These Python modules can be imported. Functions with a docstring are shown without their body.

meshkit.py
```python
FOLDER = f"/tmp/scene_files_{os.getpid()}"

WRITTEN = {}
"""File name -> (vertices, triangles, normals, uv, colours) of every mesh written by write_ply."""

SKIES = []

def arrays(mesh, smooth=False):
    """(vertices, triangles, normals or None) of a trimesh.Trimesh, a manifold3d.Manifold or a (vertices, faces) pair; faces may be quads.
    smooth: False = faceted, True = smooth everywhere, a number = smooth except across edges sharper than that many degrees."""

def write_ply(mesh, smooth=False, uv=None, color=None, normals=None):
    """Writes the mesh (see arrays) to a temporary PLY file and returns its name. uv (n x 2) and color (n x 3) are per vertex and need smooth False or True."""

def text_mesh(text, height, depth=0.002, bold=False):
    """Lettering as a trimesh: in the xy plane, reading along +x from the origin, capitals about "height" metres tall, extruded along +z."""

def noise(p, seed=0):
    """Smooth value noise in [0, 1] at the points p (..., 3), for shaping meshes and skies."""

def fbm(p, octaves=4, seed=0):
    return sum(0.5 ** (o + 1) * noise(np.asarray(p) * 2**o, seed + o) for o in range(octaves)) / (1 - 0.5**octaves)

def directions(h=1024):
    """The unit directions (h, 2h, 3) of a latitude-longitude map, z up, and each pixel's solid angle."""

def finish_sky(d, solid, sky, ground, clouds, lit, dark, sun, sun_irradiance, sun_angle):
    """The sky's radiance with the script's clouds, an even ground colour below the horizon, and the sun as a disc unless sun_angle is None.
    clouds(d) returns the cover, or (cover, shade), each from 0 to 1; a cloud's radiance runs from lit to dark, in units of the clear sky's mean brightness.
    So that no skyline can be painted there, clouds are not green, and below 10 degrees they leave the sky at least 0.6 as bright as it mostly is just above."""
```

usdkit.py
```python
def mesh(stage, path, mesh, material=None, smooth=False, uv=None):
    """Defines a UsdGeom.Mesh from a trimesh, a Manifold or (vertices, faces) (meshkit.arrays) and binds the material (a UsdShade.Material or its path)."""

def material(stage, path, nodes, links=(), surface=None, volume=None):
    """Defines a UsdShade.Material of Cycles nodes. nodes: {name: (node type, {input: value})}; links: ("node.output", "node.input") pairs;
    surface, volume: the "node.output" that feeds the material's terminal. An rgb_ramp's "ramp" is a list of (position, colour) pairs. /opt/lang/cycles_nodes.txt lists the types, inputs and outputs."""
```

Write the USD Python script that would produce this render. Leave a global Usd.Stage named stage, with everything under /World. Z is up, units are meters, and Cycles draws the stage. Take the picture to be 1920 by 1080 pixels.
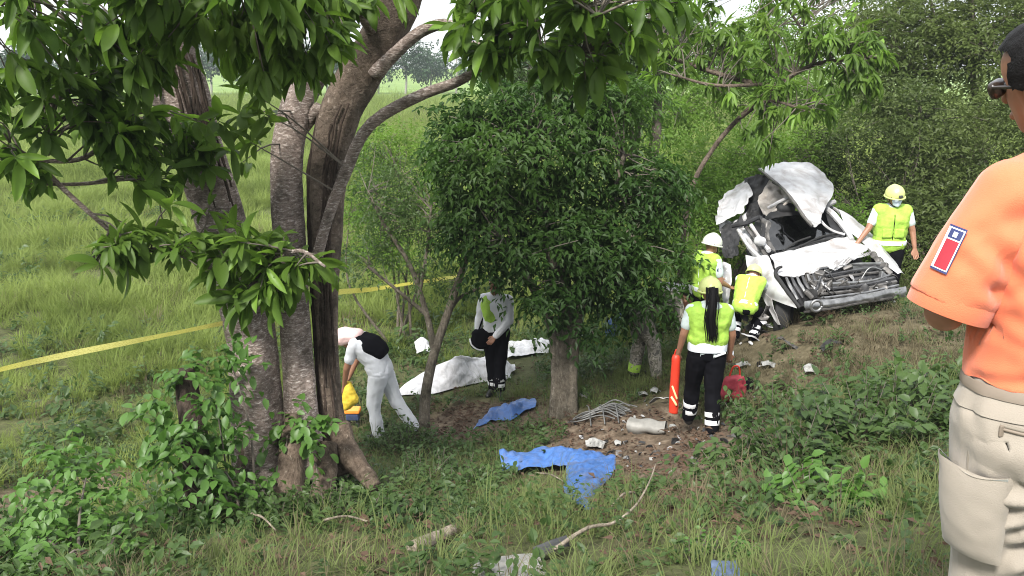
import math, random
import numpy as np, trimesh, usdkit, meshkit
from scipy.interpolate import RBFInterpolator, RegularGridInterpolator
from scipy.ndimage import zoom as nd_zoom
from manifold3d import Manifold, OpType
from pxr import Usd, UsdGeom, UsdLux, UsdShade, Gf, Sdf, Vt

stage = Usd.Stage.CreateInMemory()
UsdGeom.SetStageUpAxis(stage, 'Z')
UsdGeom.SetStageMetersPerUnit(stage, 1.0)
UsdGeom.Xform.Define(stage, '/World')
UsdGeom.Scope.Define(stage, '/World/Looks')

# ---------------------------------------------------------------- camera
EYE = np.array([0.0, 0.0, 1.65])
PITCH = math.radians(14.6)          # looks down the bank
FPX = 1598.0                        # focal length in pixels of a 1920 wide picture
cam = UsdGeom.Camera.Define(stage, '/World/camera')
cam.CreateHorizontalApertureAttr(36.0)
cam.CreateVerticalApertureAttr(36.0 * 9 / 16)
cam.CreateFocalLengthAttr(36.0 * FPX / 1920)
cam.CreateClippingRangeAttr(Gf.Vec2f(0.05, 5000))
cam.CreateFStopAttr(0.0)
cam.CreateExposureAttr(2.5)
cx = UsdGeom.Xformable(cam)
cx.AddTranslateOp().Set(Gf.Vec3d(*EYE))
cx.AddRotateXOp().Set(90 - math.degrees(PITCH))

# ---------------------------------------------------------------- sky and sun (overcast midday)
SUN_DIR = np.array([-0.30, -0.62, 0.74]); SUN_DIR /= np.linalg.norm(SUN_DIR)
SUN_EL = math.asin(SUN_DIR[2]); SUN_ROT = math.atan2(SUN_DIR[0], SUN_DIR[1])
SKY_STRENGTH = 0.10
M_sky = usdkit.material(stage, '/World/Looks/overcast_sky', {
    'tc': ('texture_coordinate', {}),
    'sky': ('sky_texture', {'sky_type': 'single_scattering', 'sun_disc': False, 'sun_elevation': SUN_EL, 'sun_rotation': SUN_ROT}),
    'mp': ('mapping', {'scale': (1, 1, 2.2)}),
    'ns': ('noise_texture', {'scale': 2.3, 'detail': 5, 'roughness': 0.55}),
    'rp': ('rgb_ramp', {'ramp': [(0.30, (2.5, 2.6, 2.75)), (0.75, (4.0, 4.05, 4.1))]}),
    'sz': ('separate_xyz', {}), 'ov': ('map_range', {'from_min': 0.0, 'from_max': 1.0, 'to_min': 0.62, 'to_max': 1.35, 'clamp': True}),   # an overcast sky is brightest overhead
    'cl': ('vector_math', {'math_type': 'scale'}),
    'mx': ('mix_color', {'fac': 0.93}),
    'bg': ('background_shader', {'strength': SKY_STRENGTH}),
}, [('tc.generated', 'mp.vector'), ('mp.vector', 'ns.vector'), ('ns.fac', 'rp.fac'), ('sky.color', 'mx.a'), ('tc.generated', 'sz.vector'), ('sz.z', 'ov.value'), ('rp.color', 'cl.vector1'), ('ov.result', 'cl.scale'), ('cl.vector', 'mx.b'),
    ('mx.result', 'bg.color')], surface='bg.background')
dome = UsdLux.DomeLight.Define(stage, '/World/sky')
UsdShade.MaterialBindingAPI.Apply(dome.GetPrim()).Bind(M_sky)
dome.GetPrim().SetCustomDataByKey('kind', 'structure')
sun = UsdLux.DistantLight.Define(stage, '/World/sun')
sun.CreateNormalizeAttr(True)
sun.CreateIntensityAttr(0.40)
sun.CreateAngleAttr(12.0)
sun.CreateColorAttr(Gf.Vec3f(1.0, 0.96, 0.90))
sx = UsdGeom.Xformable(sun)
q = Gf.Rotation(Gf.Vec3d(0, 0, 1), Gf.Vec3d(*SUN_DIR))
sx.AddTransformOp().Set(Gf.Matrix4d().SetRotate(q))

# ---------------------------------------------------------------- helpers
RNG = np.random.default_rng(7)
FWD = np.array([0, math.cos(PITCH), -math.sin(PITCH)])
UPV = np.array([0, math.sin(PITCH), math.cos(PITCH)])
RGT = np.array([1.0, 0, 0])


def at(px, py, d):
    """The point of the place seen at a pixel of the photograph, d metres along the view axis."""
    return EYE + d * (FWD + (px - 960) / FPX * RGT + (540 - py) / FPX * UPV)


def pix(p):
    v = np.asarray(p, float) - EYE
    d = v @ FWD
    return 960 + FPX * (v @ RGT) / d, 540 - FPX * (v @ UPV) / d, d


_used = {}


def numbered(path):
    n = _used.get(path, 0)
    _used[path] = n + 1
    return path if n == 0 else f'{path}_{n:03d}'


def tag(prim, label=None, category=None, group=None, kind=None):
    prim = prim.GetPrim() if hasattr(prim, 'GetPrim') else prim
    for k, v in (('label', label), ('category', category), ('group', group), ('kind', kind)):
        if v:
            prim.SetCustomDataByKey(k, v)
    return prim


def thing(name, label, category, group=None, loc=(0, 0, 0), rotz=0.0):
    path = numbered('/World/' + name)
    x = UsdGeom.Xform.Define(stage, path)
    x.AddTranslateOp().Set(Gf.Vec3d(*map(float, loc)))
    if rotz:
        x.AddRotateZOp().Set(math.degrees(rotz))
    return tag(x, label, category, group)


def obj(name, mesh, mat, parent=None, smooth=False, label=None, uv=None, kind=None, offset=None):
    base = '/World' if parent is None else str(parent.GetPath())
    path = numbered(base + '/' + name)
    if offset is not None:
        v, f = raw(mesh)
        mesh = (v - np.asarray(offset), f)
    if uv is None:                                  # only the corners that are used
        v, f = raw(mesh)
        used = np.unique(f)
        if len(used) < len(v):
            back = np.zeros(len(v), int); back[used] = np.arange(len(used))
            mesh = (v[used], back[f])
        else:
            mesh = (v, f)
    m = usdkit.mesh(stage, path, mesh, mat, smooth=smooth, uv=uv)
    return tag(m, label, kind=kind)


def raw(mesh):
    if hasattr(mesh, 'to_mesh'):
        m = mesh.to_mesh()
        return np.array(m.vert_properties[:, :3], float), np.array(m.tri_verts, int)
    if isinstance(mesh, (tuple, list)):
        v, f = np.asarray(mesh[0], float), np.asarray(mesh[1], int)
        if f.shape[1] == 4:
            f = np.vstack([f[:, [0, 1, 2]], f[:, [0, 2, 3]]])
        return v, f
    return np.array(mesh.vertices), np.array(mesh.faces)


def join(meshes):
    vs, fs, n = [], [], 0
    for m in meshes:
        v, f = raw(m)
        vs.append(v); fs.append(f + n); n += len(v)
    return np.vstack(vs), np.vstack(fs)


def unit(v):
    v = np.asarray(v, float)
    return v / np.maximum(np.linalg.norm(v, axis=-1, keepdims=True), 1e-9)


def curve(points, n):
    """A smooth line (Catmull-Rom) through rows of any width."""
    p = np.asarray(points, float)
    if len(p) < 3:
        t = np.linspace(0, 1, n)[:, None]
        return p[0] * (1 - t) + p[-1] * t
    p = np.vstack([2 * p[0] - p[1], p, 2 * p[-1] - p[-2]])
    u = np.linspace(0, len(p) - 3 - 1e-6, n)
    i = u.astype(int); t = (u - i)[:, None]
    a, b, c, d = p[i], p[i + 1], p[i + 2], p[i + 3]
    return 0.5 * (2 * b + (c - a) * t + (2 * a - 5 * b + 4 * c - d) * t ** 2 + (3 * b - 3 * c + d - a) * t ** 3)


def tube(points, radii, sides=8, rough=0.0, seed=0, cap=True, lobes=0.0):
    p = np.asarray(points, float); n = len(p)
    r = np.broadcast_to(np.asarray(radii, float), (n,)).copy()
    t = unit(np.gradient(p, axis=0))
    ref = np.array([0.31, 0.95, 0.05]) if abs(t[0] @ np.array([0.31, 0.95, 0.05])) < 0.9 else np.array([1.0, 0, 0])
    a = unit(np.cross(t[0], ref)); A = [a]
    for k in range(1, n):
        a = A[-1] - t[k] * (A[-1] @ t[k])
        A.append(unit(a))
    A = np.array(A); B = np.cross(t, A)
    th = np.linspace(0, 2 * np.pi, sides, endpoint=False)
    ring = A[:, None] * np.cos(th)[None, :, None] + B[:, None] * np.sin(th)[None, :, None]
    rr = np.repeat(r[:, None], sides, 1)
    if lobes:
        rr = rr * (1 + lobes * np.sin(3 * th + seed)[None] + 0.6 * lobes * np.sin(5 * th + 2.1 * seed)[None])
    v = p[:, None] + ring * rr[..., None]
    if rough:
        nz = meshkit.fbm(v / (r.max() * 1.3) + seed * 3.7, 3, seed) - 0.5
        v = p[:, None] + ring * (rr * (1 + rough * 2 * nz))[..., None]
    v = v.reshape(-1, 3)
    i = np.arange(n - 1)[:, None] * sides; j = np.arange(sides)[None]
    j2 = (j + 1) % sides
    q = np.stack([i + j, i + j2, i + sides + j2, i + sides + j], -1).reshape(-1, 4)
    f = np.vstack([q[:, [0, 1, 2]], q[:, [0, 2, 3]]])
    if cap:
        v = np.vstack([v, p[0], p[-1]])
        c0, c1 = len(v) - 2, len(v) - 1
        jj = np.arange(sides)
        f = np.vstack([f, np.stack([np.full(sides, c0), (jj + 1) % sides, jj], 1),
                       np.stack([np.full(sides, c1), (n - 1) * sides + jj, (n - 1) * sides + (jj + 1) % sides], 1)])
    return v, f


def rbox(sx, sy, sz, r=0.01, seg=8):
    """A box with rounded edges, centred."""
    s = Manifold.sphere(r, seg)
    return Manifold.batch_hull([s.translate((a * (sx / 2 - r), b * (sy / 2 - r), c * (sz / 2 - r))) for a in (-1, 1) for b in (-1, 1) for c in (-1, 1)])


def place(mesh, loc=(0, 0, 0), rot=(0, 0, 0), scale=1.0):
    v, f = raw(mesh)
    m = trimesh.transformations.euler_matrix(*rot)[:3, :3]
    return (v * scale) @ m.T + np.asarray(loc, float), f


# ---------------------------------------------------------------- materials
def look(name, nodes, links, surface):
    return usdkit.material(stage, '/World/Looks/' + name, nodes, links, surface=surface)


def plain(name, color, rough=0.6, vary=0.15, scale=9.0, metallic=0.0, bump=0.0, bump_scale=60.0, spec=0.4, sheen=0.0):
    """An even coloured stuff with slight mottling and fine relief, in the object's own coordinates."""
    c = np.asarray(color, float)
    nodes = {
        'tc': ('texture_coordinate', {}),
        'ns': ('noise_texture', {'scale': scale, 'detail': 4, 'roughness': 0.6}),
        'rp': ('rgb_ramp', {'ramp': [(0.3, tuple(c * (1 - vary))), (0.7, tuple(np.minimum(c * (1 + vary), 0.9)))]}),
        'p': ('principled_bsdf', {'roughness': rough, 'metallic': metallic, 'specular_ior_level': spec, 'sheen_weight': sheen}),
    }
    links = [('tc.object', 'ns.vector'), ('ns.fac', 'rp.fac'), ('rp.color', 'p.base_color')]
    if bump:
        nodes['n2'] = ('noise_texture', {'scale': bump_scale, 'detail': 3})
        nodes['b'] = ('bump', {'strength': bump, 'distance': 0.01})
        links += [('tc.object', 'n2.vector'), ('n2.fac', 'b.height'), ('b.normal', 'p.normal')]
    return look(name, nodes, links, 'p.BSDF')


def leafy(name, dark, mid, light, rough=0.45, trans=0.35, spec=0.35, patch=0.5):
    """Leaves: each leaf its own tone, drifting over the crown; light passes through."""
    nodes = {
        'g': ('geometry', {}),
        'ns': ('noise_texture', {'scale': patch, 'detail': 2}),
        'ad': ('math', {'math_type': 'multiply_add', 'value2': 0.55, 'value3': 0.0}),
        'ad2': ('math', {'math_type': 'multiply_add', 'value2': 0.45}),
        'rp': ('rgb_ramp', {'ramp': [(0.15, dark), (0.5, mid), (0.9, light)]}),
        'p': ('principled_bsdf', {'roughness': rough, 'specular_ior_level': spec}),
        'hs': ('hsv', {'saturation': 1.05, 'value': 1.35}),
        't': ('translucent_bsdf', {}),
        'm': ('mix_closure', {'fac': trans}),
    }
    links = [('g.position', 'ns.vector'), ('g.random_per_island', 'ad.value1'), ('ns.fac', 'ad2.value1'), ('ad.value', 'ad2.value3'),
             ('ad2.value', 'rp.fac'), ('rp.color', 'p.base_color'), ('rp.color', 'hs.color'), ('hs.color', 't.color'),
             ('p.BSDF', 'm.closure1'), ('t.BSDF', 'm.closure2')]
    return look(name, nodes, links, 'm.closure')


def bark(name, dark, mid, pale, stretch=(9, 9, 40), fleck=0.58):
    """Mottled bark with paler flecks drawn out along or round the stem."""
    nodes = {
        'g': ('geometry', {}),
        'mp': ('mapping', {'scale': stretch}),
        'n1': ('noise_texture', {'scale': 1.0, 'detail': 6, 'roughness': 0.7, 'distortion': 0.8}),
        'n2': ('noise_texture', {'scale': 3.2, 'detail': 4, 'roughness': 0.6}),
        'n3': ('noise_texture', {'scale': 26.0, 'detail': 4, 'roughness': 0.7}),
        'rp': ('rgb_ramp', {'ramp': [(0.30, dark), (0.48, mid), (fleck, mid), (fleck + 0.10, pale)]}),
        'r2': ('rgb_ramp', {'ramp': [(0.34, (0.50, 0.50, 0.46)), (0.5, (0.95, 0.93, 0.9)), (0.68, (1.25, 1.2, 1.15))]}),
        'r3': ('rgb_ramp', {'ramp': [(0.30, (0.62, 0.60, 0.58)), (0.6, (1.1, 1.1, 1.1))]}),
        'mu': ('mix_color', {'blend_type': 'multiply', 'fac': 1.0}), 'mv': ('mix_color', {'blend_type': 'multiply', 'fac': 1.0}),
        'hs': ('math', {'math_type': 'multiply_add', 'value2': 0.5}),
        'b': ('bump', {'strength': 1.0, 'distance': 0.03}),
        'p': ('principled_bsdf', {'roughness': 0.9, 'specular_ior_level': 0.15}),
    }
    links = [('g.position', 'mp.vector'), ('mp.vector', 'n1.vector'), ('g.position', 'n2.vector'), ('g.position', 'n3.vector'), ('n1.fac', 'rp.fac'), ('n2.fac', 'r2.fac'), ('n3.fac', 'r3.fac'),
             ('rp.color', 'mu.a'), ('r2.color', 'mu.b'), ('mu.result', 'mv.a'), ('r3.color', 'mv.b'), ('mv.result', 'p.base_color'),
             ('n3.fac', 'hs.value1'), ('n1.fac', 'hs.value3'), ('hs.value', 'b.height'), ('b.normal', 'p.normal')]
    return look(name, nodes, links, 'p.BSDF')


def soiled(name, color, dirt, rough=0.5, spec=0.4):
    """A sheet with mud smears and fine creases."""
    return look(name, {
        'tc': ('texture_coordinate', {}), 'n1': ('noise_texture', {'scale': 3.5, 'detail': 6, 'roughness': 0.7, 'distortion': 0.7}), 'n2': ('noise_texture', {'scale': 9, 'detail': 5, 'distortion': 1.2}),
        'r1': ('rgb_ramp', {'ramp': [(0.50, (0, 0, 0)), (0.62, (0.35, 0.35, 0.35)), (0.75, (0.85, 0.85, 0.85))]}), 'r2': ('rgb_ramp', {'ramp': [(0.3, tuple(np.array(color) * 0.7)), (0.6, tuple(np.array(color) * 1.15))]}),
        'mx': ('mix_color', {'b': dirt}), 'b': ('bump', {'strength': 0.5, 'distance': 0.015}), 'p': ('principled_bsdf', {'roughness': rough, 'specular_ior_level': spec})},
        [('tc.object', 'n1.vector'), ('tc.object', 'n2.vector'), ('n1.fac', 'r1.fac'), ('n2.fac', 'r2.fac'), ('r1.color', 'mx.fac'), ('r2.color', 'mx.a'), ('mx.result', 'p.base_color'), ('n2.fac', 'b.height'), ('b.normal', 'p.normal')], 'p.BSDF')


L_big = leafy('big_tree_leaf', (0.055, 0.108, 0.016), (0.155, 0.240, 0.036), (0.310, 0.400, 0.075), rough=0.5, trans=0.47, spec=0.25, patch=0.9)
L_young = leafy('young_leaf', (0.13, 0.23, 0.035), (0.21, 0.35, 0.050), (0.30, 0.44, 0.08), trans=0.42, spec=0.3)
L_bushy = leafy('bushy_leaf', (0.020, 0.050, 0.009), (0.070, 0.132, 0.020), (0.185, 0.270, 0.048), trans=0.36, rough=0.5, spec=0.25)
L_shrub = leafy('dark_shrub_leaf', (0.042, 0.064, 0.016), (0.125, 0.160, 0.044), (0.280, 0.310, 0.115), trans=0.40, rough=0.5, patch=0.8, spec=0.25)
L_fresh = leafy('fresh_shrub_leaf', (0.080, 0.150, 0.022), (0.160, 0.260, 0.042), (0.270, 0.380, 0.085), trans=0.46, spec=0.25)
L_olive = leafy('olive_canopy_leaf', (0.060, 0.088, 0.022), (0.135, 0.170, 0.045), (0.250, 0.285, 0.100), trans=0.42, spec=0.25)
L_weed = leafy('weed_leaf', (0.036, 0.066, 0.019), (0.085, 0.138, 0.036), (0.180, 0.250, 0.080), trans=0.36, patch=1.2, spec=0.25)
L_vine = leafy('vine_leaf', (0.060, 0.130, 0.024), (0.115, 0.225, 0.042), (0.200, 0.330, 0.075), trans=0.4)
L_grass = leafy('field_grass', (0.115, 0.155, 0.036), (0.260, 0.320, 0.090), (0.400, 0.440, 0.180), trans=0.42, rough=0.65, spec=0.1, patch=0.5)
L_dark_grass = leafy('bank_grass', (0.080, 0.105, 0.034), (0.175, 0.205, 0.078), (0.330, 0.335, 0.170), trans=0.35, rough=0.65, spec=0.1, patch=0.9)
L_dry = leafy('dry_grass', (0.085, 0.072, 0.042), (0.170, 0.145, 0.088), (0.320, 0.285, 0.180), trans=0.25, rough=0.75, spec=0.1, patch=0.9)
L_litter = leafy('leaf_litter', (0.055, 0.032, 0.020), (0.120, 0.075, 0.045), (0.240, 0.165, 0.105), trans=0.1, rough=0.8, patch=1.5)
L_far = leafy('far_tree_leaf', (0.020, 0.045, 0.018), (0.040, 0.078, 0.028), (0.075, 0.120, 0.045), trans=0.2, patch=0.06)
B_big = bark('grey_bark', (0.085, 0.066, 0.056), (0.240, 0.198, 0.176), (0.56, 0.51, 0.48), stretch=(20, 20, 78), fleck=0.53)
B_root = bark('brown_root_bark', (0.045, 0.034, 0.026), (0.125, 0.097, 0.076), (0.27, 0.23, 0.19), stretch=(26, 26, 14))
B_dark = bark('dark_vine_bark', (0.022, 0.016, 0.013), (0.055, 0.042, 0.034), (0.13, 0.11, 0.095), stretch=(45, 45, 8))
B_grey = bark('furrowed_bark', (0.055, 0.048, 0.038), (0.140, 0.125, 0.100), (0.27, 0.25, 0.21), stretch=(40, 40, 7))
B_twig = plain('twig_bark', (0.10, 0.085, 0.068), rough=0.85)
B_far = plain('far_trunk_bark', (0.22, 0.21, 0.19), rough=0.9)

# ---------------------------------------------------------------- ground
_ctl = [(1325, 815, 9.4), (930, 740, 11.8), (710, 825, 10.6), (1490, 612, 10.0), (1700, 575, 10.6), (1665, 600, 11.2), (540, 945, 7.0), (1055, 775, 10.4),
        (1040, 930, 7.5), (1200, 1080, 3.97), (1550, 850, 6.3), (1600, 720, 7.9), (100, 1080, 4.3), (300, 1060, 4.9), (330, 985, 6.0),
        (60, 965, 8.3), (280, 912, 9.0), (800, 1000, 5.6), (1700, 1060, 3.7), (1200, 700, 10.6), (800, 745, 11.6), (620, 1070, 4.7)]
_pts = [tuple(at(*c)) for c in _ctl]
_pts += [(1.15, 1.85, 0.0), (0, 0.5, 0.05), (-3, 0.3, 0.0), (5, 0.5, 0.1), (-8, 1, 0.0), (10, 1, 0.1), (0, -4, 0.1), (-8, -5, 0), (8, -5, 0.1), (6, 5, -0.55), (9, 5, -0.4),
         (8, 9, -0.95), (13, 10, -0.8), (6.5, 13.5, -1.5), (11, 16, -1.6), (3.6, 14, -2.1), (4, 20, -2.5), (12, 24, -2.4), (-7, 4.5, -1.3), (-12, 4.5, -1.4), (-9, 8.5, -2.75), (-13, 9, -2.8)]
for gx in (-45, -30, -18, -11, -5, 1.5, 8, 16, 28, 45):
    for gy in (13, 18, 26, 38, 55):
        if gx < 3 or gy > 26:
            _pts.append((gx, gy, -2.9))
_pts = np.array(_pts)
_rbf = RBFInterpolator(_pts[:, :2], _pts[:, 2], kernel='linear', smoothing=0.001)
_gx = np.concatenate([np.arange(-46, -14, 2.0), np.arange(-14, 14, 0.12), np.arange(14, 46.1, 2.0)])
_gy = np.concatenate([np.arange(-8, 0, 1.0), np.arange(0, 17, 0.12), np.arange(17, 26, 0.5), np.arange(26, 56, 2.0)])
_XX, _YY = np.meshgrid(_gx, _gy, indexing='ij')
_ZZ = _rbf(np.stack([_XX.ravel(), _YY.ravel()], 1)).reshape(_XX.shape)
from scipy.ndimage import gaussian_filter
_ZZ = gaussian_filter(_ZZ, 2.0)
_P3 = np.stack([_XX, _YY, np.zeros_like(_XX)], -1)
_near = np.clip((22 - _YY) / 6, 0, 1)
_ZZ = _ZZ + _near * ((meshkit.fbm(_P3 * 0.9, 3, 3) - 0.5) * 0.14 + (meshkit.fbm(_P3 * 4.0, 3, 5) - 0.5) * 0.05)
_gint = RegularGridInterpolator((_gx, _gy), _ZZ, bounds_error=False, fill_value=-2.9)


def ground(x, y):
    x, y = np.broadcast_arrays(np.asarray(x, float), np.asarray(y, float))
    z = _gint(np.stack([x.ravel(), y.ravel()], 1)).reshape(x.shape)
    return z if z.shape else float(z)


def on_ground(px, py, lo=2.0, hi=70.0):
    """Where the line of sight through a pixel meets the ground."""
    d = np.geomspace(lo, hi, 900)
    p = at(px, py, d[:, None])
    below = p[:, 2] < ground(p[:, 0], p[:, 1])
    k = int(np.argmax(below))
    if not below.any():
        return p[-1]
    a, b = d[max(k - 1, 0)], d[k]
    for _ in range(12):
        m = (a + b) / 2; pm = at(px, py, m)
        if pm[2] < ground(pm[0], pm[1]): b = m
        else: a = m
    return at(px, py, b)


from shapely.geometry import Polygon, Point
import shapely


def patch_poly(pixels, grow=0.0):
    return Polygon([on_ground(*p)[:2] for p in pixels]).buffer(0).buffer(grow)


DIRT = [patch_poly([(1060, 795), (1250, 765), (1420, 795), (1410, 875), (1250, 905), (1130, 885), (1060, 850)]),
        patch_poly([(800, 800), (850, 770), (960, 758), (1010, 775), (900, 815), (820, 822)])]
PATH = [patch_poly([(-150, 1010), (-150, 945), (150, 905), (290, 893), (300, 915), (190, 945), (60, 985)])]
DRYZONE = [patch_poly([(1380, 690), (1420, 600), (1720, 590), (1800, 640), (1760, 700), (1560, 730)]),
           patch_poly([(1230, 880), (1400, 790), (1480, 900), (1380, 960), (1200, 930)])]


COVER = [patch_poly([(745, 745), (780, 700), (900, 672), (1020, 655), (1020, 690), (930, 725), (820, 742)], 0.05),
         patch_poly([(940, 885), (1040, 872), (1150, 890), (1140, 925), (1110, 965), (1075, 945), (1060, 910), (960, 905)], -0.03),
         patch_poly([(900, 800), (960, 765), (1000, 765), (990, 785), (940, 800)], 0.0), patch_poly([(1175, 820), (1180, 790), (1255, 795), (1250, 822)], 0.05),
         patch_poly([(890, 1085), (890, 1050), (1060, 1040), (1060, 1085)], 0.0), patch_poly([(780, 1040), (845, 1000), (850, 1025), (800, 1045)], 0.05)]


def soft(polys, x, y, width):
    """1 inside the outlines, falling to 0 over the given width outside."""
    p = shapely.points(np.asarray(x).ravel(), np.asarray(y).ravel())
    d = np.min([shapely.distance(poly, p) for poly in polys], axis=0)
    return np.clip(1 - d / width, 0, 1).reshape(np.shape(x))


_mask = np.zeros_like(_ZZ)
_sel = (_XX > -14) & (_XX < 14) & (_YY > 0) & (_YY < 17)
_mask[_sel] = np.maximum.reduce([soft(DIRT, _XX[_sel], _YY[_sel], 0.5), 0.8 * soft(PATH, _XX[_sel], _YY[_sel], 0.4), 0.6 * soft(DRYZONE, _XX[_sel], _YY[_sel], 0.8)])
M_ground = look('ground_earth', {
    'g': ('geometry', {}), 'at': ('attribute', {'attribute': 'bare'}),
    'n1': ('noise_texture', {'scale': 0.25, 'detail': 6, 'roughness': 0.6}), 'n2': ('noise_texture', {'scale': 7.0, 'detail': 6, 'roughness': 0.7}),
    'r1': ('rgb_ramp', {'ramp': [(0.3, (0.075, 0.125, 0.030)), (0.55, (0.135, 0.200, 0.050)), (0.75, (0.200, 0.250, 0.080))]}),
    'r2': ('rgb_ramp', {'ramp': [(0.3, (0.040, 0.030, 0.020)), (0.5, (0.095, 0.070, 0.048)), (0.72, (0.190, 0.150, 0.110))]}),
    'r3': ('rgb_ramp', {'ramp': [(0.3, (0.030, 0.034, 0.014)), (0.6, (0.070, 0.075, 0.032)), (0.8, (0.120, 0.100, 0.058))]}),
    'sx': ('separate_xyz', {}), 'far': ('map_range', {'range_type': 'smoothstep', 'from_min': 22.0, 'from_max': 45.0, 'clamp': True}),
    'm1': ('mix_color', {}), 'm2': ('mix_color', {}),
    'b': ('bump', {'strength': 0.8, 'distance': 0.04}),
    'p': ('principled_bsdf', {'roughness': 0.95, 'specular_ior_level': 0.15})},
    [('g.position', 'n1.vector'), ('g.position', 'n2.vector'), ('n1.fac', 'r1.fac'), ('n2.fac', 'r2.fac'), ('n2.fac', 'r3.fac'),
     ('g.position', 'sx.vector'), ('sx.y', 'far.value'), ('far.result', 'm1.fac'), ('r3.color', 'm1.a'), ('r1.color', 'm1.b'),
     ('at.fac', 'm2.fac'), ('m1.result', 'm2.a'), ('r2.color', 'm2.b'), ('m2.result', 'p.base_color'), ('n2.fac', 'b.height'), ('b.normal', 'p.normal')], 'p.BSDF')


def build_ground():
    nx, ny = _XX.shape
    ex = np.concatenate([[-900, -300, -110], _gx, [110, 300, 900]])
    ey = np.concatenate([[-60], _gy, [75, 110, 180, 320, 600, 1400]])
    EX, EY = np.meshgrid(ex, ey, indexing='ij')
    Z = np.full(EX.shape, -2.9)
    Z[3:-3, 1:-6] = _ZZ
    Z[:, 0] = 0.0; Z[:3, 1:9] = np.linspace(0, -0.2, 8); Z[-3:, 1:9] = 0.0
    B = np.zeros(EX.shape); B[3:-3, 1:-6] = _mask
    n, m = EX.shape
    v = np.stack([EX, EY, Z], -1).reshape(-1, 3)
    i = (np.arange(n - 1)[:, None] * m + np.arange(m - 1)[None]).ravel()
    f = np.stack([i, i + m, i + m + 1, i + 1], 1)
    g = obj('ground', (v, f), M_ground, smooth=True)
    tag(g, kind='structure')
    UsdGeom.PrimvarsAPI(UsdGeom.Mesh(g)).CreatePrimvar('bare', Sdf.ValueTypeNames.FloatArray, 'vertex').Set(Vt.FloatArray.FromNumpy(B.ravel().astype(np.float32)))


build_ground()

# ---------------------------------------------------------------- foliage tools
def leaf_template(seg=4, fold=0.16, curl=0.25, shape=1.0):
    """A leaf along +x, unit length and unit half width, face up +z: (vertices, triangles)."""
    if seg == 1:
        v = np.array([[0, 0, 0], [0.45, 0.5, fold], [1, 0, -curl * 0.4], [0.45, -0.5, fold]], float)
        return v, np.array([[0, 2, 1], [0, 3, 2]])
    t = np.linspace(0, 1, seg + 1)
    w = 0.5 * np.sin(np.pi * np.clip(t, 0, 1) ** (0.85 * shape)) ** (0.8 if shape <= 1 else 0.62)
    z = -curl * t ** 2
    mid = np.stack([t, 0 * t, z], 1)
    rows, f = [mid[0]], []
    for k in range(1, seg):
        rows += [[t[k], w[k], z[k] + fold * w[k]], mid[k], [t[k], -w[k], z[k] + fold * w[k]]]
    rows.append(mid[-1])
    v = np.array(rows)
    a = lambda k, s: 1 + 3 * (k - 1) + s
    f += [[0, a(1, 1), a(1, 0)], [0, a(1, 2), a(1, 1)]]
    for k in range(1, seg - 1):
        for s in (0, 1):
            f += [[a(k, s), a(k, s + 1), a(k + 1, s + 1)], [a(k, s), a(k + 1, s + 1), a(k + 1, s)]]
    e = len(v) - 1
    f += [[a(seg - 1, 0), a(seg - 1, 1), e], [a(seg - 1, 1), a(seg - 1, 2), e]]
    return v, np.array(f)


T_BIG, T_MED, T_SMALL = leaf_template(6, 0.20, 0.26, 1.3), leaf_template(3, 0.2, 0.2), leaf_template(1, 0.12, 0.25)


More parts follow.
